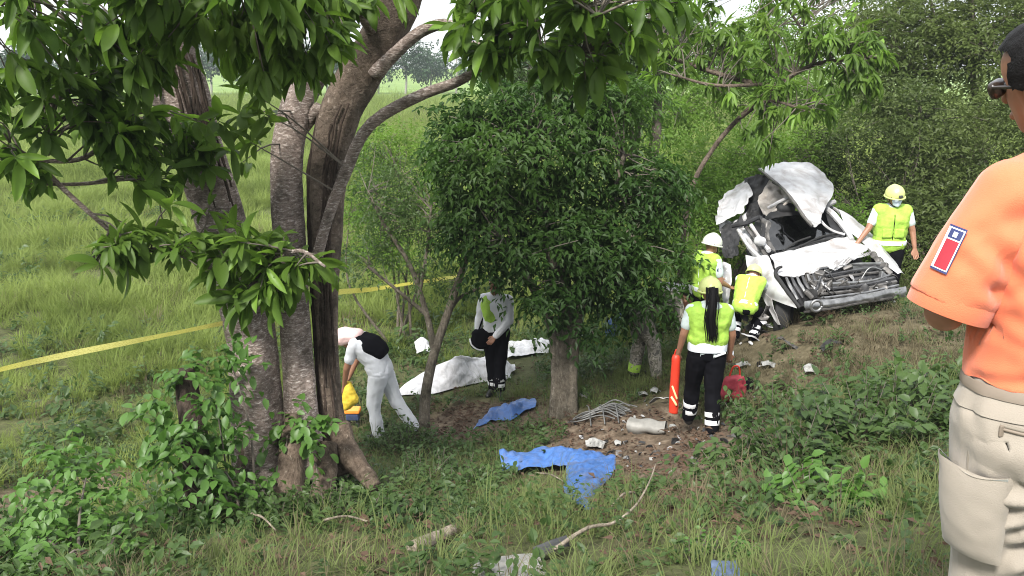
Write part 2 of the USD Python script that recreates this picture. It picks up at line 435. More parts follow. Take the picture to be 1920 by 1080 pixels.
def leaf_frames(d, up=(0, 0, 1), roll=None):
    d = unit(d)
    s = np.cross(np.broadcast_to(up, d.shape), d)
    s = np.where(np.linalg.norm(s, axis=1, keepdims=True) < 1e-3, [[1.0, 0, 0]], s)
    s = unit(s); n = np.cross(d, s)
    if roll is not None:
        c, sn = np.cos(roll)[:, None], np.sin(roll)[:, None]
        s, n = s * c + n * sn, n * c - s * sn
    return d, s, n


def leaves_mesh(pos, d, L, W, template, roll=None):
    """All the leaves as one (vertices, triangles)."""
    tv, tf = template
    d, s, n = leaf_frames(d, roll=roll)
    v = (pos[:, None] + (tv[None, :, 0:1] * L[:, None, None]) * d[:, None] + (tv[None, :, 1:2] * W[:, None, None]) * s[:, None]
         + (tv[None, :, 2:3] * L[:, None, None]) * n[:, None])
    f = tf[None] + (np.arange(len(pos)) * len(tv))[:, None, None]
    return v.reshape(-1, 3), f.reshape(-1, 3)


def sprays(base, d, length, n, L, W, rng, droop=0.3, spread=0.9, jitter=0.25, start=0.15):
    """Leafy twigs: n leaves in turn left and right along each twig. Returns leaf pos, dir, length, width."""
    base, d = np.asarray(base, float), unit(d)
    m = len(base)
    length = np.broadcast_to(length, (m,))
    t = np.linspace(start, 1, n)[None] + rng.normal(0, 0.04, (m, n))
    pos = base[:, None] + d[:, None] * (length[:, None] * t)[..., None]
    pos[..., 2] -= droop * length[:, None] * t ** 2
    side = unit(np.cross(d, [0, 0, 1.0]) + rng.normal(0, 0.25, (m, 3)))
    sg = np.where((np.arange(n) % 2)[None] == 0, 1.0, -1.0) * np.ones((m, 1))
    ld = d[:, None] * (1 - spread * 0.5) + side[:, None] * (sg * spread)[..., None] + rng.normal(0, jitter, (m, n, 3))
    ld[..., 2] -= droop * (0.6 + t)
    k = rng.uniform(0.7, 1.2, (m, n))
    return pos.reshape(-1, 3), ld.reshape(-1, 3), (L * k).ravel(), (W * k).ravel()


def clumps(centres, radii, count, rng, shell=0.55):
    """Points in a set of flattened balls, thicker towards their skins, with the direction outward."""
    c = np.asarray(centres, float); r = np.asarray(radii, float)
    if r.ndim == 1:
        r = np.stack([r, r, r * 0.75], 1)
    vol = r.prod(1) ** (2 / 3)
    which = rng.choice(len(c), count, p=vol / vol.sum())
    u = unit(rng.normal(0, 1, (count, 3)))
    rad = shell + (1 - shell) * rng.uniform(0, 1, count) ** 0.6
    rad *= 1 + 0.22 * (meshkit.fbm(c[which] * 2.3 + u * 1.7, 2, 11) - 0.5) * 2
    return c[which] + u * rad[:, None] * r[which], u, which


def limb(points, r0, r1, n=None, sides=8, rough=0.1, seed=0, wob=0.0):
    """A tapering branch through the points."""
    n = n or max(6, 4 * len(points))
    c = curve(points, n)
    if wob:
        c = c + (np.stack([meshkit.noise(c * 3 + 17 * k + seed, k) for k in range(3)], 1) - 0.5) * wob * np.linspace(0, 1, n)[:, None]
    return tube(c, np.linspace(r0, r1, n), sides, rough, seed)


def twigs_to(start_points, ends, r, rng, sides=4):
    """Thin twigs from the nearest of the start points to each end."""
    out = []
    sp = np.asarray(start_points)
    for k, e in enumerate(ends):
        s = sp[np.argmin(((sp - e) ** 2).sum(1) + 0.3 * np.abs(rng.normal(0, 1, len(sp))))]
        m = (s + e) / 2 + rng.normal(0, 0.06, 3) * np.linalg.norm(e - s) + [0, 0, 0.08 * np.linalg.norm(e - s)]
        out.append(tube(curve([s, m, e], 6), np.linspace(r, r * 0.35, 6), sides, 0, k))
    return join(out)


def scatter(name, protos, mat, pos, scale, rotz, tilt=None, label=None, kind='stuff', pick=None, rng=RNG):
    """Many small plants as one PointInstancer; each prototype a mesh of its own."""
    path = numbered('/World/' + name)
    pi = UsdGeom.PointInstancer.Define(stage, path)
    targets = []
    for k, pm in enumerate(protos):
        pp = f'{path}/tuft' + (f'_{k:03d}' if k else '')
        usdkit.mesh(stage, pp, pm, mat[k] if isinstance(mat, (list, tuple)) else mat)
        targets.append(Sdf.Path(pp))
    pi.CreatePrototypesRel().SetTargets(targets)
    n = len(pos)
    pick = rng.integers(0, len(protos), n) if pick is None else pick
    pi.CreateProtoIndicesAttr(Vt.IntArray.FromNumpy(np.asarray(pick, np.int32)))
    pi.CreatePositionsAttr(Vt.Vec3fArray.FromNumpy(np.asarray(pos, np.float32)))
    s = np.asarray(scale, np.float32)
    if s.ndim == 1:
        s = np.repeat(s[:, None], 3, 1)
    pi.CreateScalesAttr(Vt.Vec3fArray.FromNumpy(np.ascontiguousarray(s)))
    tilt = rng.normal(0, 0.10, (n, 2)) if tilt is None else tilt
    cz, sz = np.cos(rotz / 2), np.sin(rotz / 2)
    qx, qy = tilt[:, 0] / 2, tilt[:, 1] / 2
    # q = q_tilt * q_z, small tilt
    w, x, y, z = cz, qx * cz + qy * sz, qy * cz - qx * sz, sz
    nn = np.sqrt(w * w + x * x + y * y + z * z)
    pi.CreateOrientationsAttr(Vt.QuathArray([Gf.Quath(float(a), float(b), float(c), float(e)) for a, b, c, e in zip(w / nn, x / nn, y / nn, z / nn)]))
    return tag(pi, label, kind=kind)


def grass_tuft(rng, blades=45, h=0.7, spread=0.16, width=0.012, lean=0.55, seg=3):
    t = np.linspace(0, 1, seg + 1)
    vs, fs, n = [], [], 0
    for k in range(blades):
        a, r = rng.uniform(0, 2 * np.pi), spread * math.sqrt(rng.uniform())
        b = np.array([r * math.cos(a), r * math.sin(a), 0])
        az = a + rng.normal(0, 0.7); hh = h * rng.uniform(0.5, 1.1); le = lean * rng.uniform(0.3, 1.3)
        dirv = np.array([math.cos(az), math.sin(az), 0]); side = np.array([-math.sin(az), math.cos(az), 0])
        w = width * rng.uniform(0.7, 1.3)
        mid = b + dirv * (hh * le * t ** 2)[:, None] + np.array([0, 0, 1.0]) * (hh * (t - 0.30 * le * t ** 3))[:, None]
        ww = w * (1 - t ** 1.6) * 0.5 + 0.0006
        v = np.empty((2 * (seg + 1) - 1, 3))
        v[0:2 * seg:2] = mid[:-1] - side * ww[:-1, None]; v[1:2 * seg:2] = mid[:-1] + side * ww[:-1, None]; v[-1] = mid[-1]
        f = []
        for s in range(seg - 1):
            i = 2 * s
            f += [[i, i + 1, i + 3], [i, i + 3, i + 2]]
        f.append([2 * seg - 2, 2 * seg - 1, 2 * seg])
        vs.append(v); fs.append(np.array(f) + n); n += len(v)
    return np.vstack(vs), np.vstack(fs)


def weed(rng, stems=5, h=0.3, L=0.07, W=0.04, n=7, spread=0.12, template=T_MED, droop=0.25):
    a = rng.uniform(0, 2 * np.pi, stems); r = spread * np.sqrt(rng.uniform(0, 1, stems))
    base = np.stack([r * np.cos(a), r * np.sin(a), 0 * a], 1)
    d = np.stack([0.6 * np.cos(a), 0.6 * np.sin(a), np.ones(stems)], 1) + rng.normal(0, 0.25, (stems, 3))
    p, ld, l, w = sprays(base, d, h * rng.uniform(0.6, 1.1, stems), n, L, W, rng, droop=droop, spread=1.0, start=0.25)
    return leaves_mesh(p, ld, l, w, template, rng.normal(0, 0.3, len(l)))


def in_view(x, y, z, margin=1.5, px=60):
    """Keeps what the photograph could show, with some metres to spare for a step aside."""
    u, v, d = pix(np.stack([x, y, z], -1).reshape(-1, 3).T.reshape(3, -1).T)
    m = margin * FPX / np.maximum(d, 0.3)
    return (d > 0.6) & (u > -m - px) & (u < 1920 + m + px) & (v < 1080 + 0.6 * m + px) & (v > -m)


def pix_many(p):
    return pix(p)


# ---------------------------------------------------------------- ground cover
def spots(x0, x1, y0, y1, density, rng):
    n = int((x1 - x0) * (y1 - y0) * density)
    x, y = rng.uniform(x0, x1, n), rng.uniform(y0, y1, n)
    z = ground(x, y)
    k = in_view(x, y, z)
    return x[k], y[k], z[k]


def ground_cover():
    rng = np.random.default_rng(21)
    bare = DIRT + PATH + COVER

    # tall soft grass of the field on the left and behind
    tall = [grass_tuft(rng, 60, rng.uniform(0.34, 0.58), 0.24, 0.0115, 0.95) for _ in range(5)] + [grass_tuft(rng, 30, 0.35, 0.25, 0.016, 0.9) for _ in range(2)]
    X, Y, Z, S = [], [], [], []
    for (y0, y1, den, sc) in ((6.5, 13, 26, 0.75), (13, 20, 15, 0.95), (20, 34, 7, 1.25), (34, 60, 2.6, 1.9), (60, 110, 0.7, 3.2)):
        x, y, z = spots(-50 if y1 > 30 else -16, 9 if y0 < 20 else 45, y0, y1, den, rng)
        keep = (z < -2.1) & ((x < -2.3 - 0.25 * np.maximum(8 - y, 0)) | (y > 12.6)) & (rng.uniform(0, 1, len(x)) > np.maximum(soft(DIRT + PATH, x, y, 0.35), soft(COVER, x, y, 0.05)) * 1.15)
        lump = meshkit.fbm(np.stack([x, y, 0 * x], 1) * 0.55, 3, 9)
        keep &= rng.uniform(0, 1, len(x)) < np.clip((lump - 0.22) * 3.4, 0.38, 1)
        x, y, z, lump = x[keep], y[keep], z[keep], lump[keep]
        X.append(x); Y.append(y); Z.append(z); S.append(sc * (0.25 + 1.45 * lump) * rng.uniform(0.75, 1.25, len(x)))
    X, Y, Z, S = map(np.concatenate, (X, Y, Z, S))
    dry = (rng.uniform(0, 1, len(X)) < 0.06)
    # kept lower where people, sheet and tarpaulins lie
    near = np.exp(-(((X + 1.0) / 2.6) ** 2 + ((Y - 11.0) / 1.9) ** 2))
    S = S * (1 - 0.72 * np.clip(near * 1.3, 0, 1))
    pos = np.stack([X, Y, Z - 0.02], 1)
    scatter('field_grass', tall, L_grass, pos[~dry], S[~dry], rng.uniform(0, 6.28, (~dry).sum()), rng=rng, label='tall soft bright green grass covering the field')
    scatter('field_dry_grass', tall[:2], L_dry, pos[dry], S[dry] * 0.8, rng.uniform(0, 6.28, dry.sum()), rng=rng, label='withered straw coloured tufts among the field grass')

    # bank grass, low
    low = [grass_tuft(rng, 40, rng.uniform(0.09, 0.22), 0.14, 0.0045, 1.0) for _ in range(5)] + [grass_tuft(rng, 9, 0.34, 0.10, 0.004, 0.6)]
    x, y, z = spots(-6, 9, 2.4, 15.5, 85, rng)
    lump = meshkit.fbm(np.stack([x, y, 0 * x], 1) * 1.3, 3, 13)
    right = np.clip((x + 0.6) / 1.6, 0.25, 1)
    keep = (rng.uniform(0, 1, len(x)) < right * np.clip((lump - 0.25) * 3.2, 0.1, 1)) & (rng.uniform(0, 1, len(x)) > np.maximum(soft(DIRT + PATH, x, y, 0.5), soft(COVER, x, y, 0.05)) * 1.05)
    x, y, z = x[keep], y[keep], z[keep]
    dry = rng.uniform(0, 1, len(x)) < 0.14 + 0.12 * np.clip((6.5 - y) / 3, 0, 1) + 0.8 * soft(DRYZONE, x, y, 0.7)
    pos = np.stack([x, y, z - 0.01], 1); s = rng.uniform(0.55, 1.25, len(x))
    scatter('bank_grass', low, L_dark_grass, pos[~dry], s[~dry], rng.uniform(0, 6.28, (~dry).sum()), rng=rng, label='short mixed green grass on the bank')
    scatter('bank_dry_grass', low[:3] + low[5:], L_dry, pos[dry], s[dry] * 0.95, rng.uniform(0, 6.28, dry.sum()), rng=rng, label='dry straw and dead stalks on the bank')

    # small broad leaved weeds
    weeds = [weed(rng, rng.integers(4, 7), rng.uniform(0.18, 0.32), 0.055, 0.030) for _ in range(5)] + [weed(rng, 3, 0.12, 0.04, 0.03, n=5, spread=0.08) for _ in range(3)]
    x, y, z = spots(-6, 9, 2.6, 14.5, 34, rng)
    lump = meshkit.fbm(np.stack([x, y, 0 * x], 1) * 0.9 + 7, 3, 17)
    keep = (rng.uniform(0, 1, len(x)) < np.clip((lump - 0.33) * 4.5, 0.06, 1)) & (rng.uniform(0, 1, len(x)) > np.maximum(soft(DIRT + PATH, x, y, 0.3), soft(COVER, x, y, 0.05)) * 1.02)
    keep &= rng.uniform(0, 1, len(x)) > 0.65 * soft([DRYZONE[0]], x, y, 0.5)
    keep &= rng.uniform(0, 1, len(x)) > 0.75 * np.clip((5.0 - y) / 0.8, 0, 1) * np.clip(x + 0.5, 0, 1)
    x, y, z = x[keep], y[keep], z[keep]
    scatter('bank_weeds', weeds, L_weed, np.stack([x, y, z - 0.01], 1), rng.uniform(0.6, 1.35, len(x)), rng.uniform(0, 6.28, len(x)), rng=rng, label='low broad leaved weeds covering the bank')

    # rank dark weeds standing in clumps in the field
    x, y, z = spots(-22, 3, 7.5, 30, 3.2, rng)
    lump = meshkit.fbm(np.stack([x, y, 0 * x], 1) * 0.45 + 31, 3, 19)
    keep = (z < -2.2) & ((x < -2.6) | (y > 13)) & (lump > 0.54) & (rng.uniform(0, 1, len(x)) > soft(PATH, x, y, 0.3))
    x, y, z = x[keep], y[keep], z[keep]
    scatter('field_weeds', weeds, L_weed, np.stack([x, y, z - 0.01], 1), rng.uniform(1.4, 3.0, len(x)), rng.uniform(0, 6.28, len(x)), rng=rng, label='darker rank weeds standing in clumps in the field grass')

    # dead leaves
    ln = 9
    protos = []
    for k in range(4):
        p = np.concatenate([rng.uniform(-0.15, 0.15, (ln, 2)), rng.uniform(0.004, 0.03, (ln, 1))], 1)
        protos.append(leaves_mesh(p, np.concatenate([rng.normal(0, 1, (ln, 2)), rng.normal(0, 0.2, (ln, 1))], 1), rng.uniform(0.04, 0.08, ln), rng.uniform(0.02, 0.035, ln), T_SMALL, rng.normal(0, 0.4, ln)))
    x, y, z = spots(-5, 8, 2.8, 13, 26, rng)
    keep = rng.uniform(0, 1, len(x)) < 0.25 + 0.75 * soft(DIRT + [DRYZONE[1]], x, y, 0.9)
    x, y, z = x[keep], y[keep], z[keep]
    scatter('leaf_litter', protos, L_litter, np.stack([x, y, z], 1), rng.uniform(0.7, 1.3, len(x)), rng.uniform(0, 6.28, len(x)), rng=rng, label='dead brown leaves and twigs on the bare earth')


ground_cover()

# ---------------------------------------------------------------- the three stemmed tree in front
def px_line(rows):
    """rows of (px, py, depth) -> points of the place."""
    return np.array([at(*r) for r in rows])


def stem(rows, rough=0.07, seed=0, sides=16, n=40, lobes=0.05):
    """rows of (px, py, depth, width in pixels) -> a trunk as thick as that at that depth."""
    r = np.asarray(rows, float)
    c = curve(np.column_stack([px_line(r[:, :3]), r[:, 3] / 2 * r[:, 2] / FPX]), n)
    return tube(c[:, :3], c[:, 3], sides, rough, seed, lobes=lobes)


def whorls(c, axis, rng, lo=5, hi=9, L=(0.17, 0.28), ratio=0.33, droop=0.5):
    """Bunches of drooping leaves round the twig ends c."""
    P, D, LL, O = [], [], [], []
    for k in range(len(c)):
        n = rng.integers(lo, hi + 1)
        a = rng.uniform(0, 6.28) + np.arange(n) * 2.4 + rng.normal(0, 0.25, n)
        ax = unit(axis[k]); s = unit(np.cross(ax, [0.2, 0.1, 1.0])); u = np.cross(s, ax)
        op = rng.uniform(0.5, 1.45, n)
        d = ax * np.cos(op)[:, None] + (s * np.cos(a)[:, None] + u * np.sin(a)[:, None]) * np.sin(op)[:, None]
        d[:, 2] -= droop * rng.uniform(0.3, 1.6, n)
        size = rng.uniform(*L) * rng.uniform(0.55, 1.15, n)
        P.append(c[k] + ax * (rng.uniform(-0.10, 0.02, n))[:, None]); D.append(d); LL.append(size); O.append(np.full(n, k))
    P, D, LL, O = map(np.concatenate, (P, D, LL, O))
    return P, unit(D), LL, LL * ratio * rng.uniform(0.7, 1.25, len(LL)), O


def ellipse_points(rows, rng):
    """rows of (px, py, depth, rx px, ry px, r depth m, count) -> points inside those ellipsoids."""
    out = []
    for (px, py, d, rx, ry, rd, n) in rows:
        u = unit(rng.normal(0, 1, (n, 3))) * rng.uniform(0.15, 1, (n, 1)) ** 0.45
        s = d / FPX
        out.append(at(px, py, d) + u[:, :1] * rx * s * RGT + u[:, 1:2] * ry * s * UPV + u[:, 2:] * rd * FWD)
    return np.vstack(out)


def leaf_parts(t, name, P, D, L, W, roll, mats, template, most=300):
    """The leaves that show largest as parts, the rest as one part."""
    u, v, d = pix(P)
    size = np.where((u > -60) & (u < 1980) & (v > -60) & (v < 1140) & (d > 0), L / np.maximum(d, 0.1), 0)
    order = np.argsort(-size)
    big, rest = order[:most], order[most:]
    for k in big:
        s = slice(k, k + 1)
        obj(name, leaves_mesh(P[s], D[s], L[s], W[s], template, roll[s]), mats[0] if not mats[2][k] else mats[1], t, smooth=True)
    for m, sel in ((mats[0], ~mats[2][rest]), (mats[1], mats[2][rest])):
        r = rest[sel]
        if len(r):
            obj('crown', leaves_mesh(P[r], D[r], L[r], W[r], template, roll[r]), m, t, smooth=True, kind='stuff')


B_brown = bark('brown_stem_bark', (0.045, 0.036, 0.028), (0.115, 0.092, 0.074), (0.25, 0.215, 0.185), stretch=(24, 24, 26))


def big_tree():
    rng = np.random.default_rng(5)
    t = thing('spreading_tree', 'big grey barked tree with three stems and long drooping leaves', 'tree')
    trunks = [
        [(502, 935, 7.05, 136), (488, 850, 7.1, 108), (479, 750, 7.2, 94), (468, 620, 7.25, 94), (438, 500, 7.3, 90), (405, 390, 7.3, 92), (368, 270, 7.25, 92), (340, 160, 7.15, 92), (318, 60, 7.0, 82), (285, -60, 6.8, 70), (240, -190, 6.5, 55)],
        [(576, 900, 7.1, 92), (568, 820, 7.15, 70), (559, 700, 7.25, 60), (550, 560, 7.3, 56), (541, 420, 7.35, 60), (537, 300, 7.4, 60), (556, 200, 7.45, 58), (592, 130, 7.5, 54), (640, 20, 7.5, 50), (660, -120, 7.5, 44)],
        [(648, 890, 7.35, 74), (627, 810, 7.4, 48), (615, 700, 7.4, 40), (609, 560, 7.4, 46), (610, 430, 7.4, 60), (614, 320, 7.4, 70), (632, 220, 7.35, 76), (672, 140, 7.3, 78), (722, 55, 7.2, 80), (752, -20, 7.1, 78), (790, -150, 7.0, 66)],
    ]
    for k, r in enumerate(trunks):
        obj('trunk', stem(r, 0.085, k + 1, 40, 170, 0.07), B_brown if k == 2 else B_big, t, smooth=True)
    roots = [[(548, 775, 7.0, 26), (548, 850, 6.92, 46), (546, 915, 6.85, 52), (545, 960, 6.8, 60)],
             [(636, 800, 7.3, 40), (655, 850, 7.2, 42), (685, 890, 7.1, 36), (705, 915, 7.0, 22)],
             [(470, 800, 7.05, 44), (462, 880, 6.95, 46), (455, 930, 6.85, 44)], [(612, 830, 7.1, 36), (608, 890, 7.0, 44), (600, 940, 6.9, 40)]]
    for k, r in enumerate(roots):
        obj('root', stem(r, 0.26, 20 + k, 18, 40), B_root, t, smooth=True)
    limbs = [
        [(590, 500, 7.2, 16), (614, 410, 7.1, 20), (645, 330, 7.0, 22), (690, 238, 6.9, 22), (780, 182, 6.8, 21), (865, 150, 6.7, 18), (935, 98, 6.5, 14), (1010, 40, 6.2, 10)],
        [(700, 140, 7.2, 30), (740, 100, 7.1, 24), (790, 58, 7.0, 22), (842, 46, 6.9, 20), (872, 80, 6.9, 16), (905, 85, 6.8, 12), (990, 92, 6.5, 9), (1090, 100, 6.2, 7)],
        [(345, 250, 7.2, 40), (305, 180, 7.15, 44), (275, 90, 7.1, 38), (262, 20, 7.0, 34), (245, -70, 6.8, 30)],
        [(548, 270, 7.4, 22), (570, 240, 7.5, 22), (600, 200, 7.4, 24)],
        [(590, 500, 7.2, 22), (606, 440, 7.2, 20), (626, 370, 7.3, 16), (640, 300, 7.3, 14)],
        [(290, 60, 7.0, 26), (200, 90, 6.6, 18), (130, 140, 6.3, 14), (100, 190, 6.2, 15), (88, 290, 6.1, 12)],
        [(300, 140, 7.0, 18), (240, 200, 6.7, 12), (170, 290, 6.4, 9), (75, 300, 6.2, 8), (20, 270, 6.0, 6)],
        [(70, 305, 6.2, 9), (130, 365, 6.3, 9), (205, 432, 6.4, 8)],
        [(240, 335, 6.7, 8), (150, 345, 6.5, 7), (40, 345, 6.3, 5)],
        [(430, 520, 7.2, 16), (350, 480, 6.9, 11), (270, 470, 6.6, 8), (180, 490, 6.4, 5)],
        [(470, 560, 7.1, 16), (500, 500, 6.7, 12), (560, 470, 6.4, 8), (610, 500, 6.2, 5)],
        [(700, 60, 7.1, 24), (640, -20, 6.4, 18), (540, -60, 5.8, 14), (420, -50, 5.4, 10)],
        [(290, 10, 6.9, 24), (180, -30, 6.2, 18), (60, -20, 5.6, 12), (-60, 30, 5.2, 9)],
        [(755, -40, 7.0, 30), (880, -60, 6.4, 20), (1010, -30, 5.9, 14), (1120, 30, 5.6, 9)],
    ]
    nodes = []
    for k, r in enumerate(limbs):
        obj('branch', stem(r, 0.08, 40 + k, 9, 26), B_big, t, smooth=True)
        nodes.append(curve(px_line(np.asarray(r)[:, :3]), 14)[3:])
    for r in trunks:
        nodes.append(curve(px_line(np.asarray(r)[:, :3]), 30)[17:])
    nodes = np.vstack(nodes)
    # climbing roots and vines on the right stem and high on the left one
    vine = []
    for k in range(40):
        ang = rng.uniform(-2.6, 0.5)
        y0, y1 = rng.uniform(150, 330), rng.uniform(430, 900)
        base = np.asarray(trunks[2], float)
        ys = np.linspace(y0, y1, 14)
        cxs = np.interp(ys, base[::-1, 1], base[::-1, 0]); wd = np.interp(ys, base[::-1, 1], base[::-1, 3])
        dd = np.interp(ys, base[::-1, 1], base[::-1, 2])
        off = np.sin(ang) * 1.04 * wd / 2 + rng.normal(0, 2.0) + np.cumsum(rng.normal(0, 1.3, 14))
        off = np.clip(off, -wd * 0.53, wd * 0.35)
        dep = dd - np.sqrt(np.maximum(1 - (off / (wd * 0.55)) ** 2, 0.02)) * wd / 2 * dd / FPX - 0.006
        vine.append(tube(np.array([at(a, b, c) for a, b, c in zip(cxs + off, ys, dep)]), rng.uniform(0.005, 0.013), 5, 0.3, k))
    for k in range(0, len(vine), 4):
        obj('vine', join(vine[k:k + 4]), B_dark, t, smooth=True)
    for k in range(16):
        base = np.asarray(trunks[0], float)
        ys = np.linspace(rng.uniform(90, 140), rng.uniform(200, 420), 12)
        cxs = np.interp(ys, base[::-1, 1], base[::-1, 0]); wd = np.interp(ys, base[::-1, 1], base[::-1, 3]); dd = np.interp(ys, base[::-1, 1], base[::-1, 2])
        off = np.clip(rng.uniform(-0.1, 0.5) * wd + np.cumsum(rng.normal(0, 1.5, 12)), -wd * 0.4, wd * 0.5)
        dep = dd - np.sqrt(np.maximum(1 - (off / (wd * 0.55)) ** 2, 0.02)) * wd / 2 * dd / FPX - 0.008
        obj('vine', tube(np.array([at(a, b, c) for a, b, c in zip(cxs + off, ys, dep)]), rng.uniform(0.006, 0.016), 5, 0.3, k), B_dark, t, smooth=True)

    masses = [  # px, py, depth, rx, ry, depth radius, bunches
        (120, -20, 5.2, 260, 90, 0.9, 80), (420, -30, 5.4, 250, 80, 0.8, 75), (110, 95, 5.8, 170, 60, 0.7, 30), (370, 70, 5.7, 190, 55, 0.6, 40),
        (570, 55, 5.9, 120, 70, 0.5, 32), (480, 95, 5.8, 130, 60, 0.5, 24), (620, 0, 6.1, 90, 50, 0.5, 18),
        (150, 190, 6.2, 110, 60, 0.5, 24), (30, 240, 5.9, 70, 90, 0.5, 20), (20, 330, 6.0, 50, 60, 0.4, 10), (290, 255, 6.5, 90, 60, 0.4, 24), (390, 250, 6.6, 80, 60, 0.3, 14), (480, 195, 6.6, 38, 40, 0.25, 6),
        (330, 310, 6.6, 70, 55, 0.3, 14), (420, 300, 6.9, 45, 40, 0.2, 5), (230, 230, 6.3, 70, 60, 0.4, 12),
        (270, 455, 6.5, 110, 34, 0.4, 18), (420, 455, 6.6, 110, 45, 0.45, 28), (540, 478, 6.5, 80, 38, 0.35, 18), (470, 530, 6.7, 110, 40, 0.3, 22), (210, 470, 6.4, 60, 36, 0.3, 9),
        (960, -40, 5.8, 230, 60, 0.8, 44), (1010, 60, 6.1, 170, 55, 0.6, 40), (1140, 60, 6.0, 100, 60, 0.5, 26), (1080, 115, 6.2, 110, 35, 0.5, 16), (900, 30, 6.3, 80, 60, 0.5, 14), (1200, -20, 5.9, 120, 50, 0.6, 22),
        (300, -210, 6.4, 420, 90, 1.2, 26), (800, -210, 6.6, 400, 80, 1.0, 24),
        (250, 330, 6.6, 60, 40, 0.25, 8), (350, 370, 6.5, 50, 40, 0.25, 8), (500, 250, 6.5, 40, 50, 0.25, 7), (60, 140, 5.6, 90, 50, 0.4, 16), (240, 130, 5.8, 90, 50, 0.4, 16), (650, 60, 6.3, 40, 60, 0.3, 8), (490, 560, 6.6, 60, 30, 0.2, 8), (590, 505, 6.4, 40, 20, 0.2, 5),
    ]
    c = ellipse_points(masses, rng)
    c = c[np.argsort(rng.uniform(0, 1, len(c)))][:int(len(c) * 0.80)]
    u, v, d = pix(c)
    keep = ~((u > 765) & (u < 835) & (v < 75)) & ~((u > 655) & (u < 800) & (v > 25) & (v < 190)) & ~((u > 395) & (u < 470) & (v > 120) & (v < 205) & (rng.uniform(0, 1, len(u)) < 0.7)) & ~((u > 295) & (u < 410) & (v > 95) & (v < 215) & (rng.uniform(0, 1, len(u)) < 0.75)) & ~((u > 335) & (u < 455) & (v > 325) & (v < 425) & (rng.uniform(0, 1, len(u)) < 0.8)) & ~((u > 500) & (u < 575) & (v > 190) & (v < 420))
    c = c[keep]
    mid = nodes[np.argmin(((nodes[None] - c[:, None]) ** 2).sum(-1), 1)]
    ax = unit(c - mid) + rng.normal(0, 0.35, c.shape); ax[:, 2] += 0.15
    P, D, L, W, O = whorls(c, ax, rng)
    young_w = (rng.uniform(0, 1, len(c)) < 0.20) | ((pix(c)[0] > 380) & (pix(c)[1] > 400) & (pix(c)[1] < 500) & (rng.uniform(0, 1, len(c)) < 0.3))
    young = young_w[O] & (rng.uniform(0, 1, len(O)) < 0.8)
    tw = twigs_to(nodes, c, 0.010, rng)
    obj('twigs', tw, B_twig, t, smooth=True, kind='stuff')
    leaf_parts(t, 'leaf', P, D, L, W, rng.normal(0, 0.6, len(L)), (L_big, L_young, young), T_BIG)
    return t


big_tree()


# ---------------------------------------------------------------- trees and shrubs of small leaves
def leafy_mass(t, centres, radii, n_sprays, rng, mat, n=7, length=0.28, L=0.06, W=0.028, droop=0.3, template=T_SMALL, shell=0.5, name='crown', out=0.6, lump=6):
    if lump:                                     # each mass is a heap of smaller ones
        c, r = np.asarray(centres, float), np.asarray(radii, float)
        u = unit(rng.normal(0, 1, (len(c), lump, 3))) * rng.uniform(0.45, 0.8, (len(c), lump, 1))
        centres = (c[:, None] + u * r[:, None]).reshape(-1, 3)
        radii = (r[:, None] * rng.uniform(0.34, 0.58, (len(c), lump, 1))).reshape(-1, 3)
    b, u, which = clumps(centres, radii, n_sprays, rng, shell)
    d = u * out + rng.normal(0, 0.45, u.shape); d[:, 2] += 0.05
    p, ld, l, w = sprays(b, d, length * rng.uniform(0.6, 1.2, len(b)), n, L, W, rng, droop=droop)
    obj(name, leaves_mesh(p, ld, l, w, template, rng.normal(0, 0.4, len(l))), mat, t, kind='stuff')
    return b


def ell(rows):
    """rows of (px, py, depth, rx px, ry px, r depth) -> centres, radii in metres."""
    r = np.asarray(rows, float)
    s = r[:, 2] / FPX
    return px_line(r[:, :3]), np.stack([r[:, 3] * s, r[:, 5], r[:, 4] * s], 1)


